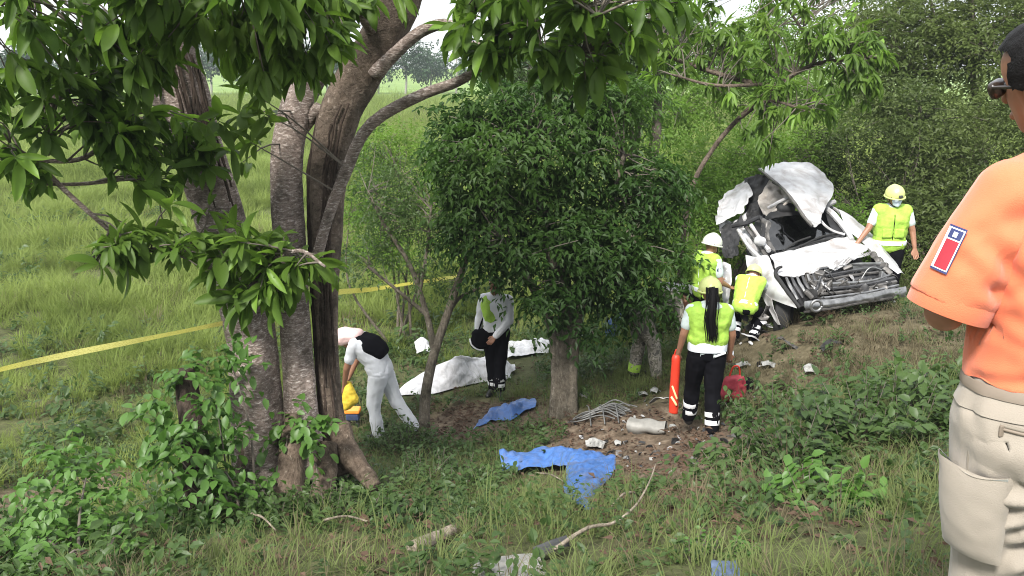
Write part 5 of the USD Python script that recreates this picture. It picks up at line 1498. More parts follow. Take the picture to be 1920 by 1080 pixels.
    m = folds((v, f), [(S(-.02, -.14, .80), S(-.22, -.06, .74), .013, .010), (S(-.03, -.12, .76), S(-.20, -.08, .67), .012, .009), (S(-.04, -.11, .72), S(-.18, -.09, .60), .013, .010),
                       (S(-.22, -.03, .86), S(-.12, -.13, .82), .012, .005), (S(-.05, -.11, .66), S(-.17, -.08, .52), .012, .009), (S(.0, -.13, .92), S(.0, -.13, .78), .012, .008),
                       (S(.02, -.13, .80), S(.20, -.08, .72), .013, .009), (S(-.20, -.05, .70), S(-.09, -.10, .60), .010, .006), (S(-.23, 0, .95), S(-.21, -.06, .85), .01, .004), (S(-.02, -.13, .70), S(-.17, -.10, .78), .016, .010), (S(-.19, -.08, .58), S(-.03, -.11, .62), .014, .010), (S(-.18, -.09, .80), S(-.03, -.15, .84), .015, .006), (S(.0, -.12, .66), S(-.12, -.11, .48), .016, .010)])
    m = wrinkle(m, 0.003, 8, 9, (1, 1, .6))
    tr = obj('trousers', m, C_KHAKI, t, smooth=True)
    tm = trimesh.Trimesh(*m, process=False)
    def hoop(zlo, zhi, grow):
        """A band round the waist, lying on the trousers."""
        an = np.linspace(0, 2 * np.pi, 97)
        dr_ = np.stack([np.cos(an), np.sin(an), 0 * an], 1)
        rows_ = []
        for z, g in ((zlo, grow - .003), (zlo + .001, grow), ((zlo + zhi) / 2, grow + .0005), (zhi - .001, grow), (zhi, grow - .003)):
            rad = np.full(97, .15)
            loc, ri, ti = tm.ray.intersects_location(np.tile([[0, 0, min(z, .972)]], (97, 1)), dr_, multiple_hits=True)
            rr_ = np.zeros(97); np.maximum.at(rr_, ri, np.linalg.norm(loc[:, :2], axis=1))
            rad = np.where(rr_ > 0, rr_, .15)
            rows_.append(np.stack([(rad + g) * np.cos(an), (rad + g) * np.sin(an), np.full(97, z)], 1))
        p0 = np.array(rows_).reshape(-1, 3); ii = (np.arange(4)[:, None] * 97 + np.arange(96)[None]).ravel()
        return p0, np.stack([ii, ii + 1, ii + 98, ii + 97], 1)
    obj('belt', hoop(.942, .966, .010), C_BELT, t, smooth=True)
    obj('waistband', hoop(.903, .943, .006), C_KHAKI, tr, smooth=True)
    def back_y(x, z):
        loc, ri, ti = tm.ray.intersects_location([[x, -.5, z]], [[0, 1, 0]])
        return loc[:, 1].min() if len(loc) else -.1
    for x in (-.108, .02, .14):
        y = back_y(x, .94) - .006
        obj('belt_loop', place(rbox(.026, .008, .062, .0035), (x, y - .004, .942), (0.05, 0, 0)), C_KHAKI2 if x > 10 else C_KHAKI, tr, smooth=True)
    # find the surface of the seat for the zip and the pocket flap
    def onto(x, z, off=0.003, from_y=-.5):
        loc, ri, ti = tm.ray.intersects_location([[x, from_y, z]], [[0, 1, 0]])
        return loc[np.argmin(loc[:, 1])] - [0, off, 0] if len(loc) else np.array([x, -.1, z])
    zp = np.array([onto(x, .888 - .10 * (x + .212), .004) for x in np.linspace(-.212, -.03, 20)])
    obj('zip', tube(zp, 0.0042, 6), C_BELT, tr, smooth=True)
    obj('pocket_welt', tube(zp + [0, .003, .007], 0.0045, 6), C_KHAKI2, tr, smooth=True)
    obj('zip_pull', place(rbox(.010, .006, .026, .002), zp[0] + [0, -.003, -.004]), C_BELT, tr, smooth=True)
    # side seam
    obj('seam', tube(np.array([(-.214 - .016 * math.sin(3.1 * (.90 - z) / .18), -.035, z) for k, z in enumerate(np.linspace(.90, .74, 10))]), 0.0025, 5), C_KHAKI2, tr, smooth=True)
    # cargo pocket on the left thigh with its flap hanging open
    def pocket(u, w):
        z = .775 - .22 * u
        bulge = .028 * np.sin(np.pi * np.clip(u * .95 + .05, 0, 1)) ** .6 * np.sin(np.pi * w) ** .5
        ang = -0.35 + 1.35 * w
        cx_, cy_ = -.108 + .004 * u, -.005
        r = .119 - .010 * u + bulge + .004 + .018 * (1 - u) ** 3 * (1 - .8 * w) * (1 + .4 * np.sin(9 * w))
        return np.stack([cx_ - r * np.cos(ang), cy_ - r * np.sin(ang), z + (.006 * np.sin(6 * w + 1)) * (1 - u)], -1)
    pk = sheet_of(22, 22, pocket)
    pk = wrinkle((raw(pk)[0], raw(pk)[1]), .003, 14, 6)
    po = obj('cargo_pocket', pk, C_KHAKI, tr, smooth=True)
    def lining(u, w):
        ang = -0.32 + 1.25 * w
        r = .120 + .026 * u
        return np.stack([-.108 - r * np.cos(ang), -.005 - r * np.sin(ang), .752 + .022 * u + .010 * np.sin(6 * w + 1) * u], -1)
    obj('pocket_lining', sheet_of(6, 22, lining), C_PWHITE, po, smooth=True)
    for s in 'LR':
        bt = chain([[(pt('ank' + s) + [0, 0, .10], .058), (pt('ank' + s), .054)], [(pt('ank' + s), .054), (pt('ank' + s) - [0, 0, .035], .05), (pt('ank' + s) * .45 + pt('toe' + s) * .55, .047), (pt('toe' + s), .038)]], 0.016, 4)
        obj('boot', bt, C_BOOT, t, smooth=True)
    # hair, cropped, and dark glasses
    hm = trimesh.creation.icosphere(4, 1.0)
    v = np.array(hm.vertices) * [0.097, 0.119, 0.110]; f = np.array(hm.faces)
    jit = (meshkit.noise(v * 160, 9) - .5) * .016
    front = (v[:, 1] + jit > 0.040) & (v[:, 2] + jit < 0.056)
    low = v[:, 2] < -0.055
    sideb = (v[:, 2] + jit < -0.020) & (v[:, 1] + jit > -.03)
    keep = ~(front | low | sideb)
    f = f[keep[f].all(1)]
    v = v + np.array(hm.vertices) * (meshkit.noise(v * 70, 3) * 0.005)[:, None]
    obj('hair', to_head((v, f), J, (0, -.008, .036)), HAIR, t, smooth=True)
    g = obj('sunglasses', to_head(chain([[((-.060, .094, .020), .012), ((-.016, .108, .018), .012), ((-.020, .106, .004), .014), ((-.056, .094, .004), .013)], [((.060, .094, .020), .012), ((.016, .108, .018), .012), ((.020, .106, .004), .014), ((.056, .094, .004), .013)],
                                  [((-.016, .108, .020), .005), ((.016, .108, .020), .005)]], .01, 1), J), C_EYE, t, smooth=True)
    for k in (-1, 1):
        obj('temple', to_head(tube(np.array([(.072 * k, .085, .022), (.088 * k, .03, .024), (.090 * k, -.012, .018), (.090 * k, -.02, 0.0)]), .004, 6), J), C_EYE, g, smooth=True)
        obj('eye', to_head(trimesh.creation.icosphere(1, 0.011), J, (0.032 * k, 0.080, 0.012)), C_EYE, body, smooth=True)


orange_man()

# ---------------------------------------------------------------- the wrecked car
def dirty_paint(name, base, dirt, amount=0.55, rough=0.35, scale=3.0):
    return look(name, {
        'tc': ('texture_coordinate', {}), 'n1': ('noise_texture', {'scale': scale, 'detail': 6, 'roughness': 0.7}), 'n2': ('noise_texture', {'scale': scale * 6, 'detail': 4, 'roughness': 0.7}),
        'r1': ('rgb_ramp', {'ramp': [(amount, (0, 0, 0)), (amount + 0.14, (1, 1, 1))]}), 'mx': ('mix_color', {}), 'r2': ('rgb_ramp', {'ramp': [(0.3, tuple(np.array(base) * 0.82)), (0.6, base)]}),
        'b': ('bump', {'strength': 0.25, 'distance': 0.01}),
        'p': ('principled_bsdf', {'roughness': rough, 'specular_ior_level': 0.5})},
        [('tc.object', 'n1.vector'), ('tc.object', 'n2.vector'), ('n1.fac', 'r1.fac'), ('n2.fac', 'r2.fac'), ('r1.color', 'mx.fac'), ('r2.color', 'mx.a'), ('mx.result', 'p.base_color'), ('n2.fac', 'b.height'), ('b.normal', 'p.normal')], 'p.BSDF')


M_paint = look('scraped_white_paint', {
    'tc': ('texture_coordinate', {}), 'n1': ('noise_texture', {'scale': 2.6, 'detail': 5, 'roughness': 0.62, 'distortion': 0.5}), 'n2': ('noise_texture', {'scale': 5, 'detail': 3, 'roughness': 0.5}),
    'r1': ('rgb_ramp', {'ramp': [(0.55, (0, 0, 0)), (0.61, (0.35, 0.35, 0.35)), (0.74, (0.9, 0.9, 0.9))]}), 'r2': ('rgb_ramp', {'ramp': [(0.33, (0.25, 0.24, 0.235)), (0.52, (0.36, 0.36, 0.365)), (0.7, (0.40, 0.40, 0.41))]}),
    'mx': ('mix_color', {'b': (0.16, 0.135, 0.12)}), 'b': ('bump', {'strength': 0.2, 'distance': 0.01}), 'p': ('principled_bsdf', {'roughness': 0.33, 'specular_ior_level': 0.5})},
    [('tc.object', 'n1.vector'), ('tc.object', 'n2.vector'), ('n1.fac', 'r1.fac'), ('n2.fac', 'r2.fac'), ('r1.color', 'mx.fac'), ('r2.color', 'mx.a'), ('mx.result', 'p.base_color'), ('n1.fac', 'b.height'), ('b.normal', 'p.normal')], 'p.BSDF')
M_black = plain('black_car_interior', (0.013, 0.013, 0.014), rough=0.7, vary=0.4, scale=10)
M_rubber = plain('black_rubber', (0.012, 0.012, 0.012), rough=0.8, vary=0.2)
M_metal = plain('bare_grey_metal', (0.19, 0.19, 0.19), rough=0.42, vary=0.4, scale=9, metallic=0.75)
M_steel = plain('dirty_steel', (0.095, 0.09, 0.085), rough=0.5, vary=0.5, scale=12, metallic=0.5)
M_lining = plain('grey_beige_lining', (0.34, 0.31, 0.28), rough=0.8, vary=0.35, scale=7)
M_greyplast = plain('dark_engine_plastic', (0.035, 0.035, 0.037), rough=0.5, vary=0.4, scale=10)
M_glass = look('smoked_glass', {'g': ('glossy_bsdf', {'roughness': 0.04, 'color': (0.9, 0.9, 0.9)}), 't': ('transparent_bsdf', {'color': (0.16, 0.18, 0.18)}), 'f': ('fresnel', {'IOR': 1.5}), 'm': ('mix_closure', {})},
               [('f.fac', 'm.fac'), ('t.BSDF', 'm.closure1'), ('g.BSDF', 'm.closure2')], 'm.closure')


def crumpled(rows, up=8, amp=0.03, scale=4.0, seed=0, thick=0.006, pts=None):
    """A bent sheet through a grid of control points, creased, with a thickness."""
    c = np.array([[at(*p) for p in r] for r in rows]) if pts is None else np.asarray(pts, float)
    g = np.array([curve(r, (c.shape[1] - 1) * up + 1) for r in c])
    g = np.stack([curve(g[:, k], (c.shape[0] - 1) * up + 1) for k in range(g.shape[1])], 1)
    n, m = g.shape[:2]
    du, dv = np.gradient(g, axis=0), np.gradient(g, axis=1)
    nr = unit(np.cross(dv, du))
    h = meshkit.fbm(g * scale + seed * 9.1, 4, seed) - 0.5
    h2 = 1 - 2 * np.abs(meshkit.noise(g * scale * 1.7 + seed, seed + 5) - 0.5) * 2
    g = g + nr * (amp * (1.6 * h + 0.7 * h2))[..., None]
    v = g.reshape(-1, 3); w = (g - nr * thick).reshape(-1, 3)
    i = (np.arange(n - 1)[:, None] * m + np.arange(m - 1)[None]).ravel()
    q = np.stack([i, i + 1, i + m + 1, i + m], 1)
    k = n * m
    edge = np.concatenate([np.arange(m), np.arange(1, n) * m + m - 1, (n - 1) * m + np.arange(m - 2, -1, -1), np.arange(n - 2, 0, -1) * m])
    e2 = np.roll(edge, -1)
    return np.vstack([v, w]), np.vstack([q, q[:, ::-1] + k, np.stack([edge, edge + k, e2 + k, e2], 1)])


def bar(pts, r, sides=8, rough=0.1, seed=0, n=None):
    p = px_line(pts)
    c = curve(p, n or 5 * len(p))
    return tube(c, np.interp(np.linspace(0, 1, len(c)), np.linspace(0, 1, np.size(r)), np.atleast_1d(r)), sides, rough, seed)


def wrecked_car():
    rng = np.random.default_rng(77)
    t = thing('wrecked_car', 'badly crushed white car with its roof torn up and its front smashed open', 'car')
    P = lambda name, rows, mat=M_paint, **k: obj(name, crumpled(rows, **k), mat, t, smooth=28)
    # hood, folded in the middle
    hood = P('hood', [[(1444, 478, 10.85), (1466, 474, 10.95), (1505, 464, 11.05), (1548, 452, 11.2), (1588, 444, 11.4)],
               [(1450, 492, 10.7), (1472, 487, 10.8), (1514, 476, 10.85), (1566, 464, 11.05), (1612, 455, 11.25)],
               [(1456, 508, 10.5), (1484, 502, 10.6), (1522, 491, 10.62), (1576, 474, 10.85), (1628, 466, 11.1)],
               [(1460, 516, 10.35), (1496, 517, 10.4), (1530, 504, 10.42), (1558, 500, 10.5), (1600, 481, 10.75)]], amp=0.026, scale=3.5, seed=1)
    obj('hood_lip', crumpled([[(1496, 517, 10.39), (1522, 505, 10.41), (1542, 490, 10.46), (1566, 484, 10.5), (1604, 480, 10.74), (1636, 470, 11.0)],
               [(1504, 517, 10.36), (1528, 508, 10.33), (1552, 500, 10.38), (1567, 506, 10.38), (1598, 488, 10.62), (1630, 478, 10.9)]], amp=0.03, scale=8, seed=2), M_paint, hood, smooth=28)
    # flanks at the front
    P('fender', [[(1398, 478, 11.1), (1420, 482, 10.9), (1440, 480, 10.8), (1452, 512, 10.45)], [(1402, 505, 10.95), (1425, 512, 10.7), (1446, 516, 10.45), (1466, 530, 10.25)],
                 [(1414, 535, 10.75), (1434, 540, 10.5), (1458, 545, 10.25), (1480, 555, 10.08)], [(1426, 556, 10.6), (1446, 561, 10.38), (1470, 570, 10.15), (1494, 578, 10.0)]], amp=0.014, scale=3, seed=3)
    P('torn_strip', [[(1420, 540, 10.65), (1432, 548, 10.5), (1446, 560, 10.35)], [(1434, 566, 10.5), (1442, 572, 10.42), (1450, 578, 10.3)], [(1450, 596, 10.36), (1455, 598, 10.32), (1460, 600, 10.28)], [(1459, 609, 10.3), (1461, 609, 10.28), (1463, 609, 10.26)]], amp=0.01, seed=4)
    P('fender', [[(1572, 392, 11.95), (1584, 398, 11.9), (1598, 408, 11.9)], [(1588, 428, 11.55), (1606, 426, 11.55), (1630, 434, 11.7)], [(1622, 460, 11.2), (1642, 455, 11.2), (1660, 468, 11.35)],
                 [(1648, 487, 10.95), (1664, 484, 10.95), (1680, 494, 11.05)], [(1684, 514, 10.72), (1690, 511, 10.7), (1694, 514, 10.75)]], amp=0.012, scale=3, seed=5)
    P('inner_fender', [[(1626, 466, 11.1), (1640, 472, 11.05), (1652, 480, 11.0)], [(1640, 488, 10.9), (1656, 494, 10.85), (1668, 503, 10.8)], [(1660, 508, 10.75), (1672, 514, 10.7), (1684, 522, 10.65)]], M_steel, amp=0.03, scale=7, seed=6)
    # roof, peeled up and bent down over the windscreen
    rf = P('roof', [[(1424, 316, 12.5), (1452, 307, 12.7), (1488, 303, 12.8), (1524, 308, 12.75), (1538, 320, 12.7)],
               [(1440, 330, 12.15), (1470, 322, 12.25), (1505, 322, 12.35), (1540, 330, 12.4), (1562, 346, 12.35)],
               [(1468, 352, 11.85), (1490, 350, 11.9), (1518, 352, 11.95), (1542, 358, 12.0), (1561, 364, 12.05)],
               [(1488, 375, 11.6), (1503, 378, 11.58), (1522, 382, 11.6), (1540, 384, 11.7), (1550, 384, 11.8)],
               [(1508, 404, 11.35), (1515, 410, 11.3), (1524, 414, 11.3), (1534, 410, 11.4), (1542, 402, 11.5)],
               [(1522, 416, 11.22), (1524, 422, 11.2), (1527, 426, 11.2), (1532, 424, 11.25), (1536, 416, 11.32)]], amp=0.022, scale=4.5, seed=7)
    obj('roof_gutter', bar([(1424, 317, 12.47), (1442, 332, 12.1), (1468, 354, 11.8), (1488, 378, 11.55), (1508, 407, 11.3), (1523, 424, 11.18)], 0.022, 6, 0.25, 1), M_steel, rf, smooth=30)
    obj('roof_rib', bar([(1450, 340, 12.2), (1470, 352, 12.05), (1490, 372, 11.9), (1508, 398, 11.6)], 0.03, 6, 0.3, 3), M_black, rf, smooth=30)
    lin = P('headlining', [[(1442, 336, 12.5), (1455, 345, 12.4), (1470, 358, 12.25), (1486, 370, 12.1)], [(1430, 355, 12.45), (1445, 362, 12.35), (1464, 372, 12.15), (1484, 382, 12.0)],
               [(1420, 374, 12.4), (1438, 385, 12.25), (1458, 388, 12.1), (1478, 394, 11.95)], [(1430, 400, 12.2), (1442, 406, 12.1), (1458, 402, 12.0), (1474, 406, 11.9)]], M_lining, amp=0.05, scale=6, seed=8)
    obj('lining_fold', bar([(1440, 390, 12.0), (1462, 378, 11.9), (1486, 366, 11.85)], 0.022, 6, 0.25, 5), M_paint, lin, smooth=30)
    obj('lining_fold', bar([(1448, 398, 11.95), (1470, 384, 11.88), (1480, 376, 11.85)], 0.018, 6, 0.25, 6), M_lining, lin, smooth=30)
    # rear quarter
    P('rear_quarter', [[(1398, 338, 13.0), (1382, 348, 13.1), (1364, 362, 13.2), (1350, 378, 13.2)], [(1408, 352, 12.8), (1390, 364, 12.85), (1370, 378, 12.9), (1346, 396, 12.9)],
               [(1412, 366, 12.6), (1396, 382, 12.6), (1374, 398, 12.6), (1342, 410, 12.6)], [(1400, 384, 12.5), (1388, 400, 12.45), (1368, 412, 12.4), (1344, 424, 12.4)]], amp=0.045, scale=4, seed=9)
    P('rear_side', [[(1346, 412, 12.75), (1374, 414, 12.6), (1398, 396, 12.5)], [(1350, 432, 12.6), (1376, 432, 12.4), (1396, 416, 12.3)], [(1362, 452, 12.4), (1380, 448, 12.2), (1394, 436, 12.1)]], amp=0.05, scale=5, seed=21)
    P('rear_pillar', [[(1394, 334, 13.0), (1416, 328, 12.8), (1444, 326, 12.7)], [(1398, 358, 12.85), (1416, 360, 12.7), (1440, 364, 12.6)], [(1398, 384, 12.7), (1416, 388, 12.55), (1434, 394, 12.5)], [(1390, 414, 12.5), (1412, 414, 12.4), (1436, 418, 12.3)]], M_black, amp=0.04, scale=7, seed=10)
    P('boot_lid', [[(1352, 424, 12.5), (1372, 418, 12.4), (1392, 402, 12.3)], [(1350, 450, 12.2), (1368, 450, 12.1), (1386, 440, 12.0)], [(1356, 480, 11.9), (1370, 482, 11.8), (1384, 476, 11.7)]], M_black, amp=0.05, scale=6, seed=11)
    # crushed side: door frames, pillars and a hanging door skin
    dr = P('door', [[(1384, 432, 11.7), (1394, 428, 11.6), (1404, 432, 11.5)], [(1392, 452, 11.5), (1404, 450, 11.4), (1416, 452, 11.3)], [(1404, 472, 11.3), (1418, 472, 11.2), (1432, 474, 11.1)], [(1416, 488, 11.15), (1430, 492, 11.0), (1444, 496, 10.8)]], amp=0.05, scale=6, seed=12)
    for k, (a, b_, c_) in enumerate((((1384, 430, 11.5), (1402, 460, 11.2), (1430, 488, 10.9)), ((1398, 424, 11.45), (1418, 452, 11.2), (1440, 486, 10.85)), ((1408, 422, 11.4), (1424, 446, 11.2), (1442, 470, 10.9)))):
        obj('door_frame', bar([a, b_, c_], [0.028, 0.022, 0.03], 7, 0.2, 20 + k), M_paint if k != 1 else M_steel, dr, smooth=30)
    obj('hinge_bar', bar([(1372, 424, 11.5), (1400, 418, 11.4), (1424, 408, 11.5), (1432, 424, 11.4), (1430, 450, 11.2)], 0.03, 7, 0.2, 25), M_black, dr, smooth=30)
    obj('side_mirror', place(rbox(.16, .10, .12, .04), at(1425, 452, 10.95), (.2, .3, .4)), M_paint, t, smooth=40)
    P('pillar', [[(1430, 408, 11.5), (1440, 414, 11.4), (1446, 420, 11.4)], [(1428, 430, 11.35), (1436, 436, 11.25), (1442, 442, 11.2)], [(1438, 462, 11.1), (1446, 468, 11.0), (1454, 474, 11.0)]], M_steel, amp=0.03, scale=8, seed=13)
    P('door_skin', [[(1346, 494, 10.95), (1358, 492, 10.9), (1370, 496, 10.85)], [(1348, 520, 10.85), (1360, 518, 10.8), (1372, 520, 10.75)], [(1352, 546, 10.75), (1361, 546, 10.7), (1369, 546, 10.7)], [(1358, 580, 10.65), (1361, 580, 10.63), (1364, 580, 10.6)]], amp=0.03, scale=5, seed=14)
    # right door pillar rods
    ap = obj('windscreen_pillar', bar([(1538, 384, 12.2), (1560, 400, 11.9), (1584, 428, 11.55), (1598, 450, 11.3)], [0.035, 0.045, 0.04, 0.03], 8, 0.15, 30), M_paint, t, smooth=30)
    obj('pillar_trim', bar([(1556, 386, 12.2), (1574, 398, 11.95), (1588, 420, 11.7), (1594, 440, 11.45)], 0.02, 6, 0.15, 31), M_paint, ap, smooth=30)
    obj('pillar_end', bar([(1544, 388, 12.1), (1556, 382, 12.05), (1566, 378, 12.05)], 0.035, 7, 0.2, 32), M_paint, ap, smooth=30)
    obj('door_seal', bar([(1536, 410, 11.7), (1548, 424, 11.55), (1564, 434, 11.4), (1584, 440, 11.35)], 0.018, 6, 0.1, 33), M_paint, ap, smooth=30)
    obj('side_window', crumpled([[(1546, 392, 12.1), (1556, 394, 12.0), (1566, 400, 11.95)], [(1552, 414, 11.8), (1568, 418, 11.75), (1580, 424, 11.7)], [(1560, 430, 11.55), (1574, 436, 11.5), (1588, 442, 11.45)]], amp=0.012, seed=15), M_black, t, smooth=28)
    # windscreen opening, dashboard, seats
    obj('windscreen', crumpled([[(1442, 412, 11.75), (1466, 406, 11.8), (1490, 404, 11.85), (1512, 404, 11.9)], [(1442, 440, 11.45), (1468, 434, 11.5), (1494, 430, 11.55), (1520, 424, 11.6)], [(1448, 472, 11.1), (1476, 466, 11.2), (1510, 452, 11.3), (1560, 440, 11.5)]], amp=0.012, seed=16), M_glass, t, smooth=30)
    obj('dashboard', crumpled([[(1440, 460, 11.6), (1480, 450, 11.7), (1530, 440, 11.85), (1585, 430, 12.0)], [(1446, 472, 11.2), (1482, 464, 11.3), (1530, 450, 11.45), (1586, 440, 11.6)], [(1446, 482, 10.95), (1484, 472, 11.1), (1530, 458, 11.25), (1588, 446, 11.45)]], amp=0.03, scale=7, seed=17), M_greyplast, t, smooth=30)
    for k, (a, b_) in enumerate((((1462, 476, 11.0), (1520, 444, 11.2)), ((1478, 474, 10.98), (1560, 448, 11.3)), ((1500, 462, 11.05), (1580, 436, 11.45)))):
        obj('wiper', bar([a, tuple((np.array(a) + np.array(b_)) / 2 + [0, -5, 0]), b_], 0.013, 6, 0.1, 40 + k), M_rubber, t, smooth=30)
    hullpts = lambda rows: Manifold.hull_points(px_line(rows))
    sc = lambda m, q: (raw(m)[0].mean(0) + (raw(m)[0] - raw(m)[0].mean(0)) * q, raw(m)[1])
    for k, (x_, y_, d_) in enumerate(((1470, 425, 12.0), (1530, 412, 12.2))):
        obj('seat', chain([[(at(x_, y_, d_) + q, .13) for q in ([-.14, 0, .1], [.14, 0, .1], [-.16, .1, -.35], [.16, .1, -.35])], [(at(x_, y_, d_) + q, .08) for q in ([-.06, 0, .26], [.06, 0, .26])]], .04, 3), M_black, t, smooth=True)
    obj('cabin_floor', hullpts([(1400, 470, 11.6), (1448, 490, 11.1), (1590, 455, 11.7), (1560, 420, 12.5), (1420, 400, 13.0), (1410, 560, 11.3), (1500, 560, 10.9), (1640, 520, 11.4), (1400, 540, 12.4), (1560, 480, 12.9)]), M_black, t)
    obj('engine', hullpts([(1484, 530, 10.6), (1500, 575, 10.35), (1682, 545, 10.95), (1670, 520, 11.05), (1600, 498, 11.0), (1530, 516, 10.75), (1500, 585, 10.9), (1660, 560, 11.4)]), M_greyplast, t)
    # front end: cross beam, ribs, broken bits
    bm = P('bumper_beam', [[(1508, 566, 9.95), (1560, 562, 10.05), (1620, 552, 10.25), (1664, 543, 10.4), (1697, 538, 10.55)], [(1508, 576, 9.9), (1560, 570, 10.0), (1620, 560, 10.2), (1664, 551, 10.36), (1699, 546, 10.52)], [(1512, 584, 9.95), (1560, 577, 10.05), (1620, 566, 10.25), (1664, 557, 10.4), (1697, 554, 10.56)]], M_metal, amp=0.025, scale=6, seed=18, thick=0.02)
    obj('beam_edge', bar([(1508, 585, 9.93), (1560, 578, 10.03), (1620, 567, 10.23), (1697, 555, 10.54)], 0.016, 6, 0.2, 50), M_steel, bm, smooth=30)
    obj('fog_lamp_ring', (lambda c0: tube(np.array([c0 + [.065 * math.cos(a), -.01 + .01 * math.cos(a), .065 * math.sin(a)] for a in np.linspace(0, 6.28, 22)]), .018, 8))(at(1530, 573, 9.86)), M_metal, t, smooth=True)
    for k in range(7):
        x0 = 1474 + k * 10
        obj('headlamp_rib', bar([(x0, 521 - k * 1.5, 10.28 + .01 * k), (x0 + 7, 536 - k, 10.2 + .01 * k), (x0 + 22, 562 - 3 * k, 10.08 + .02 * k)], [0.014, 0.022, 0.016], 6, 0.3, 60 + k), M_metal if k % 2 == 0 else M_greyplast, t, smooth=30)
    obj('black_hose', bar([(1466, 500, 10.42), (1458, 504, 10.4), (1454, 514, 10.36), (1462, 526, 10.28), (1480, 552, 10.1), (1500, 577, 9.98)], [0.016, 0.022, 0.024, 0.026, 0.026, 0.022], 8, 0.15, 70), M_rubber, t, smooth=True)
    P('radiator', [[(1545, 512, 10.45), (1590, 500, 10.62), (1640, 497, 10.8)], [(1555, 535, 10.3), (1600, 524, 10.48), (1655, 520, 10.7)], [(1570, 556, 10.22), (1616, 545, 10.4), (1668, 538, 10.62)]], M_greyplast, amp=0.03, scale=5, seed=19)
    for k in range(7):
        q = k / 6
        x0, y0, d0 = 1536 + 14 * q, 560 - 52 * q, 10.08 + .32 * q
        x1, y1, d1 = 1684 - 26 * q, 535 - 40 * q, 10.6 + .25 * q
        mid_ = ((x0 + x1) / 2 + rng.uniform(-20, 20), (y0 + y1) / 2 + rng.uniform(-5, 7), (d0 + d1) / 2 + rng.uniform(-.05, .05))
        obj('cross_member', bar([(x0, y0, d0), mid_, (x1, y1, d1)], [rng.uniform(.012, .03), .02, rng.uniform(.012, .03)], 6, .25, 300 + k), [M_metal, M_steel, M_greyplast][k % 3], t, smooth=30)
    P('crumpled_slam_panel', [[(1508, 518, 10.35), (1530, 512, 10.36), (1550, 506, 10.42)], [(1516, 536, 10.24), (1540, 528, 10.25), (1556, 522, 10.32)], [(1526, 556, 10.1), (1548, 544, 10.14), (1562, 536, 10.22)]], M_steel, amp=0.07, scale=10, seed=20)
    for k in range(46):
        u_, v_ = rng.uniform(0, 1), rng.uniform(0, 1)
        x_ = 1508 + 175 * u_; y_ = 566 - 26 * u_ - (52 - 18 * abs(u_ - .45)) * v_
        d_ = 10.02 + .62 * u_ + .32 * v_ - .06
        c0 = at(x_, y_, d_)
        kind = k % 4
        mt = [M_metal, M_steel, M_greyplast, M_paint if kind == 0 else M_steel, M_steel, M_greyplast, M_rubber][rng.integers(0, 7)]
        if kind == 0:
            obj('broken_plate', place(crumpled(None, up=3, amp=0.02, seed=k, pts=[[[-.08, 0, -.04], [0, .02, -.05], [.09, 0, -.03]], [[-.07, .01, .04], [.01, -.02, .05], [.08, .01, .04]]]), c0, tuple(rng.uniform(-.9, .9, 3))), mt, t, smooth=25)
        elif kind == 1:
            e = c0 + rng.normal(0, .10, 3) * [1.4, .6, .7]
            obj('bent_strut', tube(curve([c0, (c0 + e) / 2 + rng.normal(0, .04, 3), e], 9), rng.uniform(.008, .018), 6, .2, k), mt, t, smooth=True)
        elif kind == 2:
            obj('engine_piece', place(wrinkle(raw(rbox(*rng.uniform(.04, .13, 3), .012)), .004, 20, k), c0, tuple(rng.uniform(-1, 1, 3))), mt, t, smooth=30)
        else:
            q = c0 + np.cumsum(rng.normal(0, .05, (4, 3)) * [1.3, .6, 1], 0)
            obj('loose_cable', tube(curve(q, 12), .007, 5), M_rubber if rng.uniform() < .6 else M_metal, t, smooth=True)
    # front wheels, pushed back under the body
    def wheel(c0, yaw):
        R, wdt = .29, .18
        prof = np.array([[.20, -wdt / 2 * .8], [.26, -wdt / 2], [R - .01, -wdt / 2 * .8], [R, 0], [R - .01, wdt / 2 * .8], [.26, wdt / 2], [.20, wdt / 2 * .8], [.20, -wdt / 2 * .8]])
        m = trimesh.creation.revolve(prof, sections=28)
        rim = trimesh.creation.revolve(np.array([[0, .02], [.06, .05], [.12, .03], [.19, .06], [.20, 0], [0.0, -.02]]), sections=24)
        rot = (math.pi / 2, 0, yaw)
        w_ = obj('wheel', place(m, c0, rot), M_rubber, t, smooth=35)
        obj('rim', place(rim, c0, rot), M_steel, w_, smooth=35)
    wheel(at(1470, 590, 10.55), math.radians(66)); wheel(at(1662, 556, 11.25), math.radians(64)); wheel(at(1392, 560, 12.5), math.radians(64))
    # broken bits hanging on the ground side
    for k in range(14):
        c0 = at(rng.uniform(1390, 1450), rng.uniform(578, 612), rng.uniform(10.3, 10.7))
        c0[2] = max(c0[2], ground(c0[0], c0[1]) + .03)
        obj('broken_plate', place(crumpled(None, up=3, amp=0.02, seed=100 + k, pts=[[[-.07, 0, -.03], [0, .02, -.04], [.08, 0, -.02]], [[-.06, .01, .03], [.01, -.02, .04], [.07, .01, .03]]]), c0, tuple(rng.uniform(-1.2, 1.2, 3))), [M_metal, M_paint, M_steel, M_greyplast][k % 4], t, smooth=25)


wrecked_car()

